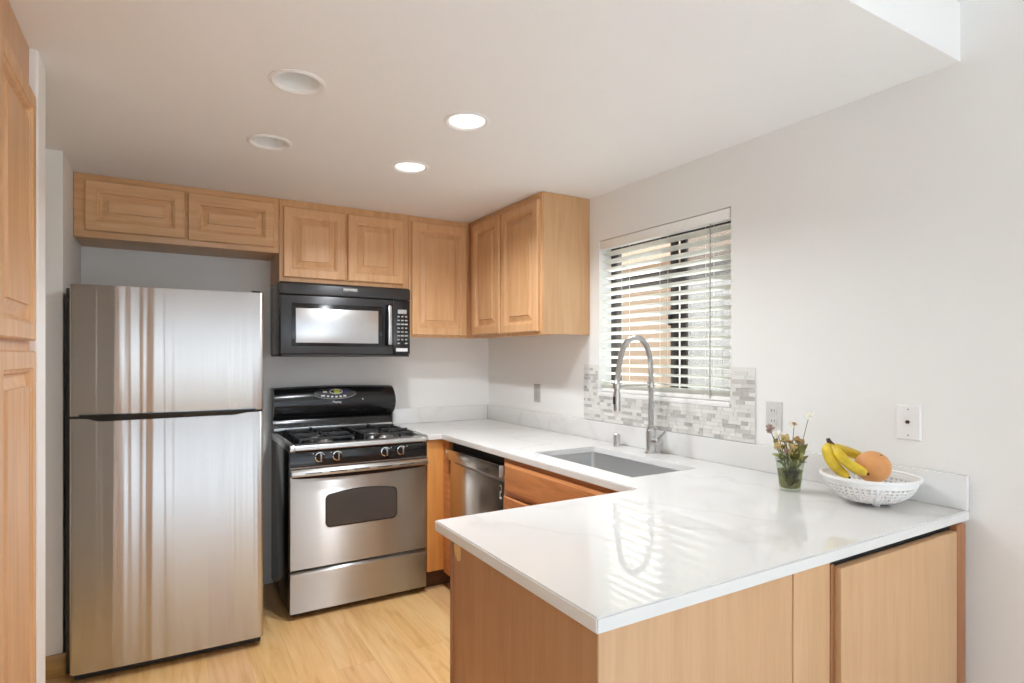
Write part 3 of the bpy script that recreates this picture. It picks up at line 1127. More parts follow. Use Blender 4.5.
# drawer with a bevelled lip
pf = [(RY + 0.03, 0.036), (RY, 0.036), (RY, 0.208), (RY - 0.012, 0.236), (RY - 0.012, 0.243), (RY + 0.004, 0.250), (RY + 0.03, 0.250)]
MB().prism(pf, 'x', R0 + 0.002, R1 - 0.002).build('storage_drawer', M['steel'], t, bevel=0.0015, uv='xz')
od = MB().box(R0 + 0.002, R1 - 0.002, RY - 0.002, RY + 0.03, 0.262, 0.750).build('oven_door', M['steel'], t, bevel=0.003, uv='xz')
# oven window with an arched top
wx0, wx1, wz0, wz1 = 0.742, 1.130, 0.470, 0.640
pw = []
r = 0.028
for cx_, cz_, a0 in ((wx0 + r, wz0 + r, PI), (wx1 - r, wz0 + r, 1.5 * PI)):
    for k in range(7):
        a = a0 + PI / 2 * k / 6
        pw.append((cx_ + r * math.cos(a), cz_ + r * math.sin(a)))
for cx_, cz_, a0 in ((wx1 - r, wz1 - r, 0),):
    for k in range(7):
        a = a0 + PI / 2 * k / 6
        pw.append((cx_ + r * math.cos(a), cz_ + r * math.sin(a)))
for k in range(1, 12):
    s_ = k / 12
    pw.append((wx1 - r + (wx0 - wx1 + 2 * r) * s_, wz1 + 0.016 * math.sin(PI * s_)))
for k in range(7):
    a = PI / 2 + PI / 2 * k / 6
    pw.append((wx0 + r + r * math.cos(a), wz1 - r + r * math.sin(a)))
pc = (sum(p[0] for p in pw) / len(pw), sum(p[1] for p in pw) / len(pw))
MB().prism([(pc[0] + (p[0] - pc[0]) * 1.022, pc[1] + (p[1] - pc[1]) * 1.05) for p in pw], 'y', RY - 0.004, RY).build('window_bezel', M['black'], od)
MB().prism(pw, 'y', RY - 0.0055, RY).build('oven_window', M['ovenglass'], od)
# handle rail across the top of the door
hp = [(RY + 0.01, 0.790), (RY - 0.022, 0.788), (RY - 0.036, 0.776), (RY - 0.038, 0.762), (RY - 0.030, 0.752), (RY + 0.01, 0.752)]
hd = MB().prism(hp, 'x', R0 + 0.003, R1 - 0.003).build('door_handle', M['steel_plain'], od, bevel=0.002)
n = 20
pg = [(R0 + 0.012 + (R1 - R0 - 0.024) * k / n, 0.751) for k in range(n + 1)]
pg += [(R1 - 0.012 - (R1 - R0 - 0.024) * k / n, 0.744 - 0.014 * math.sin(PI * k / n) ** 0.6) for k in range(n + 1)]
MB().prism(pg, 'y', RY - 0.012, RY).build('handle_recess', M['black'], od)
for k in range(5):
    x = R0 + 0.07 + k * 0.128
    box('vent_slot', M['blackmatte'], hd, (x, x + 0.085, RY - 0.0385, RY - 0.034, 0.7655, 0.7695))
# knob panel
cp = MB().prism([(RY + 0.03, 0.792), (RY - 0.006, 0.793), (RY + 0.004, 0.876), (RY + 0.03, 0.876)], 'x', R0 + 0.001, R1 - 0.001).build('control_panel', M['black'], t, bevel=0.0015)
box('panel_trim', M['steel_plain'], cp, (R0 + 0.001, R1 - 0.001, RY - 0.009, RY - 0.003, 0.7925, 0.798))
for kx in (0.709, 0.801, 1.067, 1.160):
    mb = MB().lathe([(0.026, -0.004), (0.026, 0.003), (0.0225, 0.005), (0.0205, 0.024), (0.017, 0.027), (0, 0.027)], (0, 0, 0), 24, axis='y')
    mk = MB().add([(v[0] + kx, RY - 0.003 - v[1], v[2] + 0.844) for v in mb.v], mb.f)
    kb = mk.build('burner_knob', M['black'], cp, smooth=35)
    mb = MB()
    for k in range(24):
        a, a2 = 2 * PI * k / 24, 2 * PI * (k + 1) / 24
        P4 = [(kx + rr_ * math.cos(q), RY - dy, 0.844 + rr_ * math.sin(q)) for q in (a, a2) for rr_, dy in ((0.0225, 0.0085), (0.026, 0.0075))]
        mb.add(P4, [(0, 1, 3, 2)])
    mb.build('knob_ring', M['chrome'], kb)
    MB().box(kx - 0.003, kx + 0.003, RY - 0.040, RY - 0.029, 0.825, 0.863).build('knob_grip', M['steel_plain'], kb, bevel=0.001)
    MB().lathe([(0.004, 0), (0.004, 0.003), (0, 0.003)], (kx - 0.034 if kx < 0.9 else kx + 0.034, RY - 0.004, 0.864), 12, axis='y').build('burner_mark', M['greyplastic'], cp)
# cooktop
cpf = [(RY + 0.0, 0.877), (RY - 0.012, 0.880), (RY - 0.014, 0.892), (RY - 0.006, 0.908), (RY + 0.016, 0.914), (RY + 0.045, 0.912),
       (RY + 0.060, 0.904), (3.70, 0.904), (3.71, 0.914), (3.79, 0.914), (3.79, 0.877)]
ck = MB().prism(cpf, 'x', R0 + 0.026, R1 - 0.026)
top = ck.build('cooktop', M['black'], t, smooth=40)
for x0, x1 in ((R0, R0 + 0.026), (R1 - 0.026, R1)):
    MB().prism([(RY - 0.004, 0.877), (RY - 0.012, 0.882), (RY - 0.012, 0.896), (RY - 0.002, 0.913), (RY + 0.01, 0.917), (3.79, 0.917), (3.79, 0.877)], 'x', x0, x1).build('cooktop_rim', M['steel_plain'], top, bevel=0.002)
MB().prism([(RY - 0.0145, 0.886), (RY - 0.0155, 0.892), (RY - 0.007, 0.9095), (RY + 0.016, 0.9155), (RY + 0.044, 0.9135), (RY + 0.044, 0.911), (RY + 0.016, 0.912), (RY - 0.004, 0.905)], 'x', R0 + 0.026, R1 - 0.026).build('front_lip', M['steel_plain'], top, smooth=40)
for bx in (R0 + 0.205, R1 - 0.205):
    for by in (RY + 0.155, RY + 0.395):
        mb = MB().lathe([(0.055, 0.904), (0.052, 0.912), (0.036, 0.914), (0.034, 0.922), (0.0, 0.922)], (bx, by, 0), 24)
        b_ = mb.build('burner', M['steel_plain'], t)
        MB().lathe([(0.030, 0.922), (0.034, 0.924), (0.034, 0.931), (0.028, 0.934), (0, 0.934)], (bx, by, 0), 24).build('burner_cap', M['iron'], b_)
for gx0, gx1 in ((R0 + 0.065, R0 + 0.345), (R1 - 0.345, R1 - 0.065)):
    gm = (gx0 + gx1) / 2
    mb = MB()
    y0, y1 = RY + 0.065, 3.675
    zt, th = 0.940, 0.0055
    rail = lambda a, b: mb.box(min(a[0], b[0]) - th, max(a[0], b[0]) + th, min(a[1], b[1]) - th, max(a[1], b[1]) + th, zt - 0.012, zt)
    rail((gx0, y0), (gx1, y0)); rail((gx0, y1), (gx1, y1)); rail((gx0, y0), (gx0, y1)); rail((gx1, y0), (gx1, y1))
    rail((gx0, (y0 + y1) / 2), (gx1, (y0 + y1) / 2))
    for by in (RY + 0.155, RY + 0.395):
        for dx, dy in ((1, 0), (-1, 0), (0, 1), (0, -1)):
            a = (gm + dx * 0.035, by + dy * 0.035)
            b = (gx1 if dx > 0 else gx0 if dx < 0 else gm, by + dy * 0.09 if dy else by)
            if dx: b = (b[0], by)
            mb.box(min(a[0], b[0]) - 0.004, max(a[0], b[0]) + 0.004, min(a[1], b[1]) - 0.004, max(a[1], b[1]) + 0.004, zt - 0.008, zt + 0.010)
    for fx in (gx0, gx1):
        for fy in (y0, y1, (y0 + y1) / 2):
            mb.box(fx - 0.006, fx + 0.006, fy - 0.006, fy + 0.006, 0.904, zt)
    mb.build('burner_grate', M['iron'], t, bevel=0.0015)
# backguard
bp = [(3.795, 0.916), (3.722, 0.916), (3.724, 0.945), (3.730, 0.985), (3.738, 0.995), (3.728, 1.006), (3.705, 1.022), (3.692, 1.048), (3.688, 1.080),
      (3.692, 1.115), (3.702, 1.148), (3.718, 1.172), (3.740, 1.184), (3.795, 1.186)]
mb = MB()
nx = 14
vs, fs = [], []
for i in range(nx + 1):
    s_ = i / nx
    x = R0 + 0.001 + (R1 - R0 - 0.024) * s_
    for y, z in bp:
        z2 = z + (0.009 * math.sin(PI * s_) if z > 1.13 else 0)
        bx = x + (0.012 * math.sin(PI * (z - 1.0) / 0.186) if z > 1.0 and i == nx else 0)
        vs.append((bx, y, z2))
m_ = len(bp)
for i in range(nx):
    fs += [(i * m_ + k, i * m_ + (k + 1) % m_, (i + 1) * m_ + (k + 1) % m_, (i + 1) * m_ + k) for k in range(m_)]
fs += [tuple(range(m_)), tuple(nx * m_ + k for k in range(m_))]
bgd = mb.add(vs, fs).build('backguard', M['black'], t, smooth=40)
box('backguard_trim', M['steel_plain'], bgd, (R0 + 0.004, R1 - 0.026, 3.7165, 3.7225, 0.930, 0.946), bevel=0.001)


def bgy(z):
    """front surface of the backguard bulge at height z (flattened by the crown)"""
    ps = [(1.048, 3.692), (1.080, 3.688), (1.115, 3.692), (1.157, 3.702), (1.181, 3.718), (1.193, 3.740)]
    for (za, ya), (zb, yb) in zip(ps, ps[1:]):
        if za <= z <= zb: return ya + (yb - ya) * (z - za) / (zb - za)
    return 3.72


def decal(shape, name, m, parent, lift):
    """thin inlay following the curved backguard; shape: list of (x, z) polygons as fans or bands"""
    mb = MB()
    for tri in shape:
        k = len(tri)
        mb.add([(x, bgy(z) - lift, z) for x, z in tri] + [(x, bgy(z) + 0.004, z) for x, z in tri],
               [tuple(range(k)), tuple(range(2 * k - 1, k - 1, -1))] + [(i, (i + 1) % k, k + (i + 1) % k, k + i) for i in range(k)])
    return mb.build(name, m, parent, smooth=0)


def ellipse_rows(cx_, cz_, a, b, n=8):
    out = []
    for j in range(n):
        z0, z1 = cz_ - b + 2 * b * j / n, cz_ - b + 2 * b * (j + 1) / n
        w0 = a * math.sqrt(max(0, 1 - ((z0 - cz_) / b) ** 2)) + 1e-4
        w1 = a * math.sqrt(max(0, 1 - ((z1 - cz_) / b) ** 2)) + 1e-4
        out.append([(cx_ - w0, z0), (cx_ + w0, z0), (cx_ + w1, z1), (cx_ - w1, z1)])
    return out


def ellipse_ring(cx_, cz_, a, b, t_, n=48, a0=0, a1=2 * PI):
    out = []
    for k in range(n):
        p, q = a0 + (a1 - a0) * k / n, a0 + (a1 - a0) * (k + 1) / n
        out.append([(cx_ + a * math.cos(p), cz_ + b * math.sin(p)), (cx_ + a * math.cos(q), cz_ + b * math.sin(q)),
                    (cx_ + (a - t_) * math.cos(q), cz_ + (b - t_) * math.sin(q)), (cx_ + (a - t_) * math.cos(p), cz_ + (b - t_) * math.sin(p))])
    return out


ecx, ecz = 0.915, 1.148
pn = decal(ellipse_rows(ecx, ecz, 0.130, 0.034), 'clock_panel', M['greyblack'], bgd, 0.0015)
decal(ellipse_ring(ecx, ecz, 0.131, 0.035, 0.0022, 40, 1.05 * PI, 1.95 * PI), 'panel_outline', M['greyplastic'], pn, 0.0022)
decal(ellipse_ring(ecx + 0.005, ecz + 0.011, 0.040, 0.015, 0.004), 'display_ring', M['white'], pn, 0.0024)
decal(ellipse_rows(ecx + 0.010, ecz + 0.011, 0.018, 0.0135), 'clock_display', M['display'], pn, 0.0028)
decal(ellipse_rows(ecx + 0.066, ecz + 0.011, 0.013, 0.010), 'violet_button', M['violet'], pn, 0.0028)
for bx, bz, bw in [(-0.062, 0.010, 0.012), (-0.075, -0.013, 0.012), (-0.045, -0.017, 0.007), (-0.02, -0.020, 0.007), (0.006, -0.021, 0.007), (0.032, -0.020, 0.007), (0.058, -0.017, 0.009)]:
    decal([[(ecx + bx - bw, ecz + bz - 0.005), (ecx + bx + bw, ecz + bz - 0.005), (ecx + bx + bw, ecz + bz + 0.005), (ecx + bx - bw, ecz + bz + 0.005)]], 'clock_button', M['white'], pn, 0.0028)
text_mesh('brand_lettering', 'Maytag', 0.019, M['white'], bgd, Vector((0.922, 3.6862, 1.096)) - world_off(bgd), (PI / 2, 0, 0))
mb = MB().lathe([(0.005, -0.003), (0.005, 0.002), (0, 0.002)], (0, 0, 0), 10, axis='y')
for z, m_k in ((1.130, 'blackmatte'), (1.108, 'white')):
    MB().add([(v[0] + 1.085, bgy(z) - v[1], v[2] + z) for v in mb.v], mb.f).build('indicator_dot', M[m_k], bgd)

# ------------------------------------------------------------------ microwave
t = thing('microwave', 'black over-the-range microwave with a pale grey door window', 'microwave', (0.932, 3.447, 1.376))
MX0, MX1, MY, MZ0, MZ1 = 0.553, 1.311, 3.447, 1.376, 1.7985
box('microwave_body', M['black'], t, (MX0, MX1, MY + 0.035, 3.802, MZ0 + 0.012, MZ1), bevel=0.002)
vg = MB().prism([(MY + 0.03, 1.727), (MY + 0.004, 1.727), (MY, 1.733), (MY + 0.002, 1.785), (MY + 0.02, MZ1), (MY + 0.03, MZ1)], 'x', MX0, MX1).build('vent_hood_strip', M['greyblack'], t, bevel=0.001)
text_mesh('brand_lettering', 'MAYTAG', 0.020, M['white'], vg, Vector((0.941, MY + 0.0006, 1.764)) - world_off(vg), (PI / 2, 0, 0))
box('badge_plate', M['greyplastic'], vg, (0.900, 0.982, MY + 0.0012, MY + 0.004, 1.7525, 1.7765))
dr = box('microwave_door', M['greyblack'], t, (MX0 + 0.001, 1.200, MY + 0.002, MY + 0.033, 1.392, 1.722), bevel=0.003)
box('door_bezel', M['black'], dr, (0.612, 1.140, MY - 0.001, MY + 0.004, 1.436, 1.678), bevel=0.001)
box('door_window', M['screen'], dr, (0.634, 1.108, MY - 0.003, MY + 0.003, 1.455, 1.650), bevel=0.001)
mb = MB()
mb.prism([(1.148, MY + 0.002), (1.152, MY - 0.022), (1.160, MY - 0.034), (1.182, MY - 0.034), (1.190, MY - 0.022), (1.194, MY + 0.002), (1.186, MY + 0.002), (1.178, MY - 0.018), (1.164, MY - 0.018), (1.156, MY + 0.002)], 'z', 1.440, 1.690)
hdl = mb.build('door_handle', M['black'], dr, bevel=0.003)
box('handle_face', M['steel_plain'], hdl, (1.160, 1.183, MY - 0.038, MY - 0.030, 1.448, 1.684), bevel=0.004)
cpn = box('control_panel', M['black'], t, (1.202, MX1 - 0.001, MY + 0.002, MY + 0.033, 1.392, 1.722), bevel=0.002)
box('clock_display', M['screen'], cpn, (1.232, 1.288, MY, MY + 0.004, 1.640, 1.665))
for r_ in range(8):
    for c_ in range(3):
        x, z = 1.228 + c_ * 0.0245, 1.622 - r_ * 0.0235
        w_ = 0.006 + 0.004 * ((r_ * 7 + c_ * 3) % 3) / 2
        if r_ == 7 and c_ == 1: continue
        MB().box(x - w_ + 0.008, x + w_ + 0.008, MY + 0.0005, MY + 0.003, z - 0.004, z + 0.004).build('keypad_key', M['greyplastic'], cpn, smooth=0)
MB().box(1.220, 1.294, MY + 0.0005, MY + 0.003, 1.408, 1.428).build('label_plate', M['white'], cpn, smooth=0)
box('bottom_grille', M['blackmatte'], t, (MX0 + 0.004, MX1 - 0.004, MY + 0.008, 3.80, MZ0, MZ0 + 0.014), bevel=0.002)
for k in range(7):
    box('side_vent', M['blackmatte'], t, (MX0 - 0.0015, MX0 + 0.001, MY + 0.05, MY + 0.058, 1.42 + k * 0.052, 1.445 + k * 0.052))

# ------------------------------------------------------------------ dishwasher
t = thing('dishwasher', 'stainless steel dishwasher under the counter left of the sink cabinet', 'dishwasher', (1.7, 2.79, 0))
DY0, DY1 = 2.475, 3.108
box('dishwasher_tub', M['dark'], t, (1.445, 2.03, DY0 + 0.004, DY1 - 0.004, 0.10, 0.878))
dp = MB().box(1.424, 1.446, DY0 + 0.006, DY1 - 0.008, 0.13, 0.765).build('door_panel', M['steel_dish'], t, bevel=0.003, uv='yz')
# scooped top edge of the door and the bar above it
MB().prism([(1.424, 0.765), (1.446, 0.765), (1.446, 0.790), (1.436, 0.786)], 'y', DY0 + 0.008, DY1 - 0.010).build('door_scoop', M['steel_plain'], dp)
br_ = MB().box(1.398, 1.420, DY0 + 0.002, DY1 - 0.004, 0.786, 0.846).build('control_bar', M['steel_dish'], t, bevel=0.003, uv='yz')
box('bar_end_cap', M['greyplastic'], br_, (1.397, 1.421, DY0 - 0.002, DY0 + 0.004, 0.787, 0.845), bevel=0.001)
box('bar_mount', M['dark'], t, (1.42, 1.446, DY0 + 0.01, DY1 - 0.01, 0.795, 0.84))
MB().lathe([(0.006, -0.001), (0.006, 0.003), (0, 0.003)], (1.397, 2.60, 0.812), 12, axis='x').build('power_button', M['blackmatte'], br_)
MB().lathe([(0.005, -0.001), (0.005, 0.003), (0, 0.003)], (1.397, 3.095, 0.828), 12, axis='x').build('logo_dot', M['white'], br_)
mb = MB()
for z in (0.752 - 0.012, 0.752 - 0.042, 0.752 - 0.072):
    mb.box(1.4232, 1.4245, 2.500, 2.518, z - 0.0045, z + 0.0045)
for z in (0.752 - 0.027, 0.752 - 0.057):
    mb.box(1.4232, 1.4245, 2.500 if z > 0.72 else 2.512, 2.505 if z > 0.72 else 2.518, z - 0.012, z + 0.012)
mb.build('energy_marks', M['white'], dp, smooth=0)
box('toe_kick', M['dark'], t, (1.47, 1.485, DY0, DY1, 0.0, 0.13))

# ------------------------------------------------------------------ recessed lights
spots_ = ['unlit white recessed light, the nearer of the two on the left',
          'unlit white recessed light, the farther of the two on the left',
          'lit round ceiling light, the nearer of the two on the right',
          'lit round ceiling light, the farther of the two on the right']
for (lx, ly, on), lab in zip(LIGHTS, spots_):
    t = thing('recessed_light', lab, 'ceiling light', (lx, ly, ZC), 0, 'recessed ceiling lights')
    MB().lathe([(0.068, ZC - 0.001), (0.078, ZC - 0.006), (0.088, ZC - 0.003), (0.088, ZC - 0.0005), (0.066, ZC + 0.004), (0.068, ZC - 0.001)], (lx, ly, 0), 40).build('trim_ring', M['whiteplastic'], t)
    if on:
        lamp('downlight', (lx, ly, ZC - 0.008), 11, 0.12)
        MB().lathe([(0.067, ZC + 0.001), (0.067, ZC + 0.006), (0, ZC + 0.006)], (lx, ly, 0), 32, cap=False).build('lens', M['lenson'], t)
        MB().lathe([(0.0685, ZC + 0.002), (0.0685, ZC + 0.08), (0, ZC + 0.08)], (lx, ly, 0), 32, cap=False).build('housing', M['lensoff'], t)
    else:
        pr = [(0.0675, ZC - 0.001), (0.064, ZC + 0.03), (0.055, ZC + 0.085), (0.05, ZC + 0.10), (0, ZC + 0.10)]
        MB().lathe([(0.0695, ZC + 0.0)] + pr, (lx, ly, 0), 40, cap=False).build('reflector', M['lensoff'], t)
        MB().lathe([(0.0, ZC + 0.055), (0.02, ZC + 0.057), (0.034, ZC + 0.066), (0.038, ZC + 0.085), (0.02, ZC + 0.0995)], (lx, ly, 0), 24).build('bulb', M['whiteplastic'], t)

# ------------------------------------------------------------------ wall plates
t = thing('cable_wall_plate', 'white cable jack wall plate above the fruit bowl', 'wall plate', (XR - 0.001, 0.967, 1.165))
MB().panel((XR - 0.0005, 0.931, 1.108), (0, 1, 0), (0, 0, 1), (-1, 0, 0), 0.072, 0.114, [(0, 0), (0, 0.003), (0.004, 0.0065), (0.006, 0.0065)]).build('plate', M['whiteplastic'], t)
def xcyl(r, d, c, seg=16):
    mb = MB().lathe([(r, 0), (r, d), (0, d)], (0, 0, 0), seg, axis='x')
    return MB().add([(c[0] - v[0], c[1] + v[1], c[2] + v[2]) for v in mb.v], mb.f)
xcyl(0.0075, 0.006, (XR - 0.006, 0.967, 1.167), 6).build('coax_nut', M['chrome'], t)
xcyl(0.0048, 0.010, (XR - 0.006, 0.967, 1.167)).build('coax_jack', M['blackmatte'], t)
for z in (1.124, 1.207):
    xcyl(0.0028, 0.0015, (XR - 0.0065, 0.967, z), 10).build('screw', M['greyplastic'], t)


def outlet(y, z, label, pm):
    t = thing('wall_outlet', label, 'outlet', (XR - 0.001, y, z), 0, 'grey wall outlets')
    MB().panel((XR - 0.0005, y - 0.035, z - 0.057), (0, 1, 0), (0, 0, 1), (-1, 0, 0), 0.070, 0.114, [(0, 0), (0, 0.003), (0.003, 0.006), (0.005, 0.006)]).build('plate', pm, t)
    for dz in (0.020, -0.020):
        r_ = MB().box(XR - 0.009, XR - 0.006, y - 0.016, y + 0.016, z + dz - 0.014, z + dz + 0.014).build('receptacle', pm, t, bevel=0.001)
        mb = MB()
        for dy in (-0.006, 0.006):
            mb.box(XR - 0.0095, XR - 0.0085, y + dy - 0.001, y + dy + 0.001, z + dz - 0.002, z + dz + 0.007)
        mb.build('slots', M['blackmatte'], r_)
    return t


outlet(3.148, 1.143, 'grey wall outlet in the corner left of the window', M['greyplastic'])
outlet(1.451, 1.143, 'pale grey wall outlet behind the flowers, right of the window', mat('pale_grey_plate', srgb(212, 211, 208), 0.35))

# ------------------------------------------------------------------ vase and flowers
VX, VY = 1.830, 1.232
t = thing('glass_tumbler', 'clear faceted glass tumbler holding the small flowers', 'vase', (VX, VY, CT))
prof = [(0.0, CT + 0.0005), (0.030, CT + 0.0005), (0.034, CT + 0.003), (0.036, CT + 0.02), (0.044, CT + 0.085), (0.048, CT + 0.112), (0.0465, CT + 0.1125),
        (0.0425, CT + 0.085), (0.0345, CT + 0.02), (0.030, CT + 0.012), (0.0, CT + 0.012)]
MB().lathe(prof, (VX, VY, 0), 10).build('glass', M['tumbler'], t, smooth=0)
MB().lathe([(0.0, CT + 0.0125), (0.029, CT + 0.0125), (0.0335, CT + 0.021), (0.0395, CT + 0.072), (0.0, CT + 0.072)], (VX, VY, 0), 10).build('water', M['water'], t, smooth=0)


def leaf(mb, base, tip, width, bend=0.3, seg=6):
    base, tip = Vector(base), Vector(tip)
    ax = tip - base
    side = ax.cross(Vector((0.4, -0.7, 0.5))).normalized()
    up = side.cross(ax).normalized()
    vs, fs = [], []
    for i in range(seg + 1):
        s_ = i / seg
        w_ = width * math.sin(PI * min(1, s_ * 0.94 + 0.03)) ** 0.8
        c_ = base + ax * s_ + up * (bend * ax.length * s_ * (1 - s_))
        for q in (-1, 0, 1):
            vs.append(c_ + side * w_ * q + up * (0.15 * w_ * abs(q)))
    for i in range(seg):
        for q in range(2):
            fs.append((i * 3 + q, i * 3 + q + 1, i * 3 + 4 + q, i * 3 + 3 + q))
    mb.add(vs, fs)


def bloom_puff(c, r, n):
    mb = MB()
    for _ in range(n):
        v = Vector((random.gauss(0, 1), random.gauss(0, 1), random.gauss(0, 0.8) + 0.3)).normalized()
        p = Vector(c) + v * r * random.uniform(0.35, 1)
        mb.ball(p, r * random.uniform(0.22, 0.34), seg=7, rings=5)
    return mb


def daisy(c, R, axis, npet):
    ax = Vector(axis).normalized()
    u = ax.cross(Vector((0, 0, 1)) if abs(ax.z) < 0.9 else Vector((1, 0, 0))).normalized()
    v = ax.cross(u)
    mb = MB()
    for k in range(npet):
        a = 2 * PI * k / npet + random.uniform(-0.08, 0.08)
        d_ = u * math.cos(a) + v * math.sin(a)
        leaf(mb, Vector(c) + d_ * R * 0.15, Vector(c) + d_ * R + ax * R * 0.18, R * 0.2, 0.12, 4)
    return mb


FL = [('daisy', (1.821, 1.210, 1.148), 'petal', 'brownflower', 'tallest flower with cream petals and a tan centre'),
      ('daisy', (1.883, 1.196, 1.176), 'petal', 'petal', 'white flower standing highest at the right of the bouquet'),
      ('puff', (1.734, 1.239, 1.135), 'pinkflower', '', 'mauve sprig sticking out at the left of the bouquet'),
      ('puff', (1.783, 1.244, 1.113), 'petal', '', 'pale cream floret at the left, beside the mauve sprig'),
      ('puff', (1.779, 1.211, 1.106), 'yellowflower', '', 'ochre floret left of centre below the tan daisy'),
      ('puff', (1.823, 1.197, 1.095), 'brownflower', '', 'tan floret in the middle of the bouquet'),
      ('puff', (1.872, 1.222, 1.083), 'brownflower', '', 'brown floret at the right edge of the bouquet'),
      ('puff', (1.750, 1.222, 1.078), 'yellowflower', '', 'ochre floret lowest at the left of the bouquet'),
      ('puff', (1.782, 1.189, 1.080), 'yellowflower', '', 'ochre floret low at the front of the bouquet'),
      ('puff', (1.838, 1.260, 1.090), 'yellowflower', '', 'ochre floret at the back of the bouquet')]
random.seed(11)
for k in range(11):
    a_ = 2 * PI * k / 11 + random.uniform(-0.2, 0.2)
    r_ = random.uniform(0.018, 0.050)
    FL.append(('tuft', (VX + r_ * math.cos(a_), VY + r_ * math.sin(a_), random.uniform(1.055, 1.098)), ('yellowflower', 'brownflower', 'pinkflower', 'yellowflower')[k % 4], '',
               'small dry floret packed among the leaves of the bouquet'))
for kind, c_, m1, m2, lab in FL:
    t = thing('cut_flower', lab, 'flower', (VX + (c_[0] - VX) * 0.12, VY + (c_[1] - VY) * 0.12, CT + 0.016), 0, 'florets packed in the bouquet' if kind == 'tuft' else 'cut flowers in the tumbler')
    b0 = Vector((VX + (c_[0] - VX) * 0.12, VY + (c_[1] - VY) * 0.12, CT + 0.016))
    mid = Vector((VX + (c_[0] - VX) * 0.45, VY + (c_[1] - VY) * 0.45, CT + 0.112))
    pth = smooth_path([b0, mid, Vector(c_)], 6)
    MB().tube(pth, 0.0013, 6).build('stem', M['stem'], t)
    if kind == 'tuft':
        bloom_puff(c_, 0.0095, 24).build('flower_head', M[m1], t)
    elif kind == 'puff':
        bloom_puff(c_, 0.0135, 34).build('flower_head', M[m1], t)
    else:
        daisy(c_, 0.021, (-0.45, -0.7, 0.55), 13).build('petals', M[m1], t, smooth=0)
        bloom_puff(Vector(c_) + Vector((-0.45, -0.7, 0.55)) * 0.004, 0.0075, 22).build('flower_center', M[m2], t)
mb, mb2 = MB(), MB()
for k in range(70):          # leaves inside the tumbler
    a = random.uniform(0, 2 * PI)
    r0, r1 = random.uniform(0.004, 0.024), random.uniform(0.016, 0.032)
    z0 = CT + random.uniform(0.018, 0.07)
    leaf(mb if k % 3 else mb2, (VX + r0 * math.cos(a), VY + r0 * math.sin(a), z0),
         (VX + r1 * math.cos(a + 0.5), VY + r1 * math.sin(a + 0.5), z0 + random.uniform(0.02, 0.04)), random.uniform(0.007, 0.012), 0.25)
for k in range(80):          # spilling over the rim
    a = random.uniform(0, 2 * PI)
    r0, r1 = random.uniform(0.006, 0.030), random.uniform(0.030, 0.058)
    z0 = CT + random.uniform(0.085, 0.135)
    leaf(mb if k % 3 else mb2, (VX + r0 * math.cos(a), VY + r0 * math.sin(a), z0),
         (VX + r1 * math.cos(a + 0.4), VY + r1 * math.sin(a + 0.4), z0 + random.uniform(0.012, 0.04)), random.uniform(0.006, 0.011), 0.3)
t = thing('bouquet_greenery', 'olive green leaves filling the glass tumbler around the stems', 'greenery', (VX, VY, CT + 0.016))
t['kind'] = 'stuff'
mb.build('dark_leaves', M['leaf'], t, smooth=60)
mb2.build('pale_leaves', M['leaf_pale'], t, smooth=60)

# ------------------------------------------------------------------ fruit bowl
BX, BY, BZ = 1.897, 1.006, CT
t = thing('colander_bowl', 'white perforated plastic colander bowl holding the fruit', 'bowl', (BX, BY, BZ))
nu, nv = 100, 21
R, H = 0.131, 0.075
vs, fs = [], []
for j in range(nv + 1):
    s_ = min(1, max(0, (j + (0.1 if j % 2 == 0 else -0.1)) / nv))
    ph = s_ * PI / 2 * 0.94
    r_ = 0.040 + (R - 0.040) * math.sin(ph) / math.sin(PI / 2 * 0.94)
    z_ = BZ + 0.006 + H * (1 - math.cos(ph)) / (1 - math.cos(PI / 2 * 0.94))
    for i in range(nu):
        a = 2 * PI * (i + (0.1 if i % 2 == 0 else -0.1)) / nu * 1.0
        vs.append((BX + r_ * math.cos(a), BY + r_ * math.sin(a), z_))
for j in range(nv):
    for i in range(nu):
        if j % 2 == 1 and i % 2 == 1 and 3 < j < nv - 2: continue
        fs.append((j * nu + i, j * nu + (i + 1) % nu, (j + 1) * nu + (i + 1) % nu, (j + 1) * nu + i))
fs.append(tuple(range(nu)))
bw = MB().add(vs, fs).build('bowl_wall', M['whiteplastic'], t, smooth=50)
so = bw.modifiers.new('thickness', 'SOLIDIFY'); so.thickness = 0.0022; so.offset = -1
MB().lathe([(R - 0.002, BZ + 0.078), (R + 0.006, BZ + 0.079), (R + 0.0085, BZ + 0.083), (R + 0.007, BZ + 0.088), (R + 0.001, BZ + 0.090), (R - 0.003, BZ + 0.086), (R - 0.002, BZ + 0.078)], (BX, BY, 0), 64).build('bowl_rim', M['whiteplastic'], t)
mb = MB()
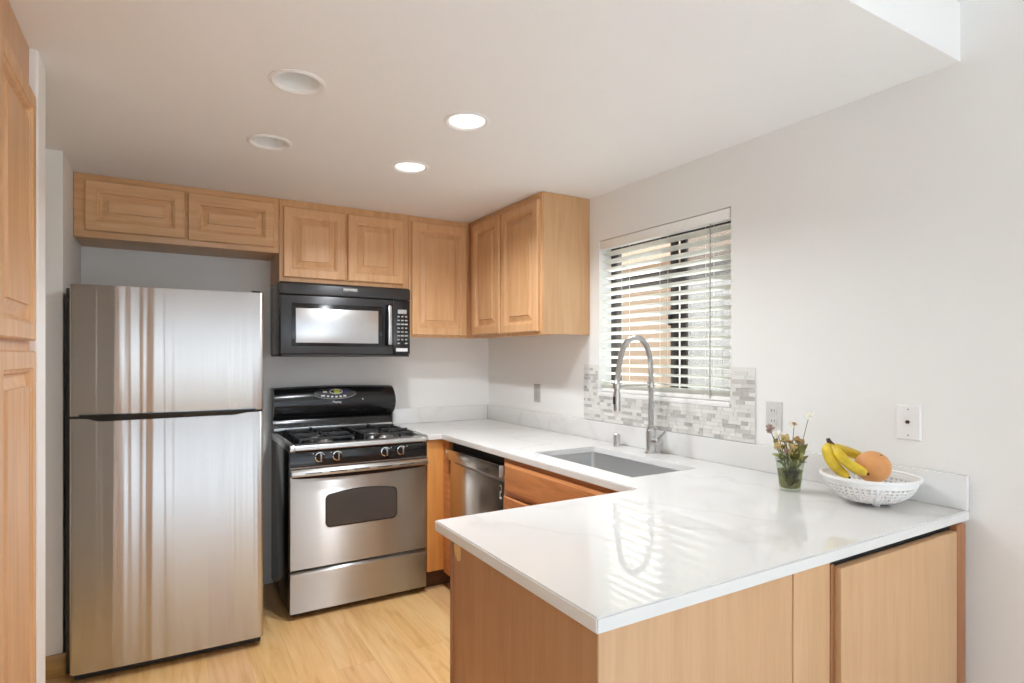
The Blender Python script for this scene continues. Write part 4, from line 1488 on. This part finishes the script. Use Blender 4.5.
for k in range(4):
    a = PI / 4 + k * PI / 2 + 0.1
    x, y = BX + 0.046 * math.cos(a), BY + 0.046 * math.sin(a)
    mb.lathe([(0.010, BZ), (0.011, BZ + 0.009)], (x, y, 0), 12)
mb.build('bowl_feet', M['whiteplastic'], t)

t = thing('banana_bunch', 'bunch of three yellow bananas in the bowl', 'bananas', (1.817, 1.06, 1.0))
B1 = [(1.817, 1.084, 1.102), (1.799, 1.083, 1.088), (1.794, 1.072, 1.058), (1.806, 1.055, 1.028), (1.833, 1.035, 1.002)]
B2 = [(1.817, 1.084, 1.102), (1.808, 1.060, 1.080), (1.807, 1.032, 1.056), (1.814, 1.004, 1.036), (1.829, 0.976, 1.022)]
B3 = [(1.817, 1.084, 1.102), (1.852, 1.090, 1.084), (1.892, 1.080, 1.072), (1.936, 1.062, 1.054), (1.972, 1.046, 1.026)]
for B in (B1, B2, B3):
    pp = smooth_path(B, 6)
    n = len(pp)
    rs = []
    for i in range(n):
        s_ = i / (n - 1)
        rs.append(0.0045 + 0.0145 * min(1, max(0, (s_ - 0.08) / 0.22)) ** 0.7 * (min(1, (1.02 - s_) / 0.2)) ** 0.6)
    bn = MB().tube(pp, rs, 6).build('banana', M['banana'], t, smooth=50)
    sd = bn.modifiers.new('round', 'SUBSURF'); sd.levels = sd.render_levels = 1
    e = (pp[-1] - pp[-2]).normalized()
    MB().tube([pp[-1] - e * 0.002, pp[-1] + e * 0.006], [0.0045, 0.003], 8).build('banana_tip', M['cap'], bn)
MB().tube([(1.823, 1.080, 1.094), (1.816, 1.085, 1.104), (1.812, 1.088, 1.116)], [0.009, 0.008, 0.006], 8).build('bunch_stem', M['cap'], t)

t = thing('grapefruit', 'round orange grapefruit in the bowl', 'grapefruit', (1.892, 0.993, 0.994))
gb = MB().ball((1.892, 0.993, 1.034), 0.0505, 0.0505, 0.0485, 28, 18).build('fruit_peel', M['grapefruit'], t, smooth=60)
c_ = Vector((1.892, 0.993, 1.034)) + Vector((-0.10, -0.55, 0.80)).normalized() * 0.0487
MB().ball(c_, 0.004, 0.004, 0.002, 10, 6).build('stem_scar', M['stem'], gb)
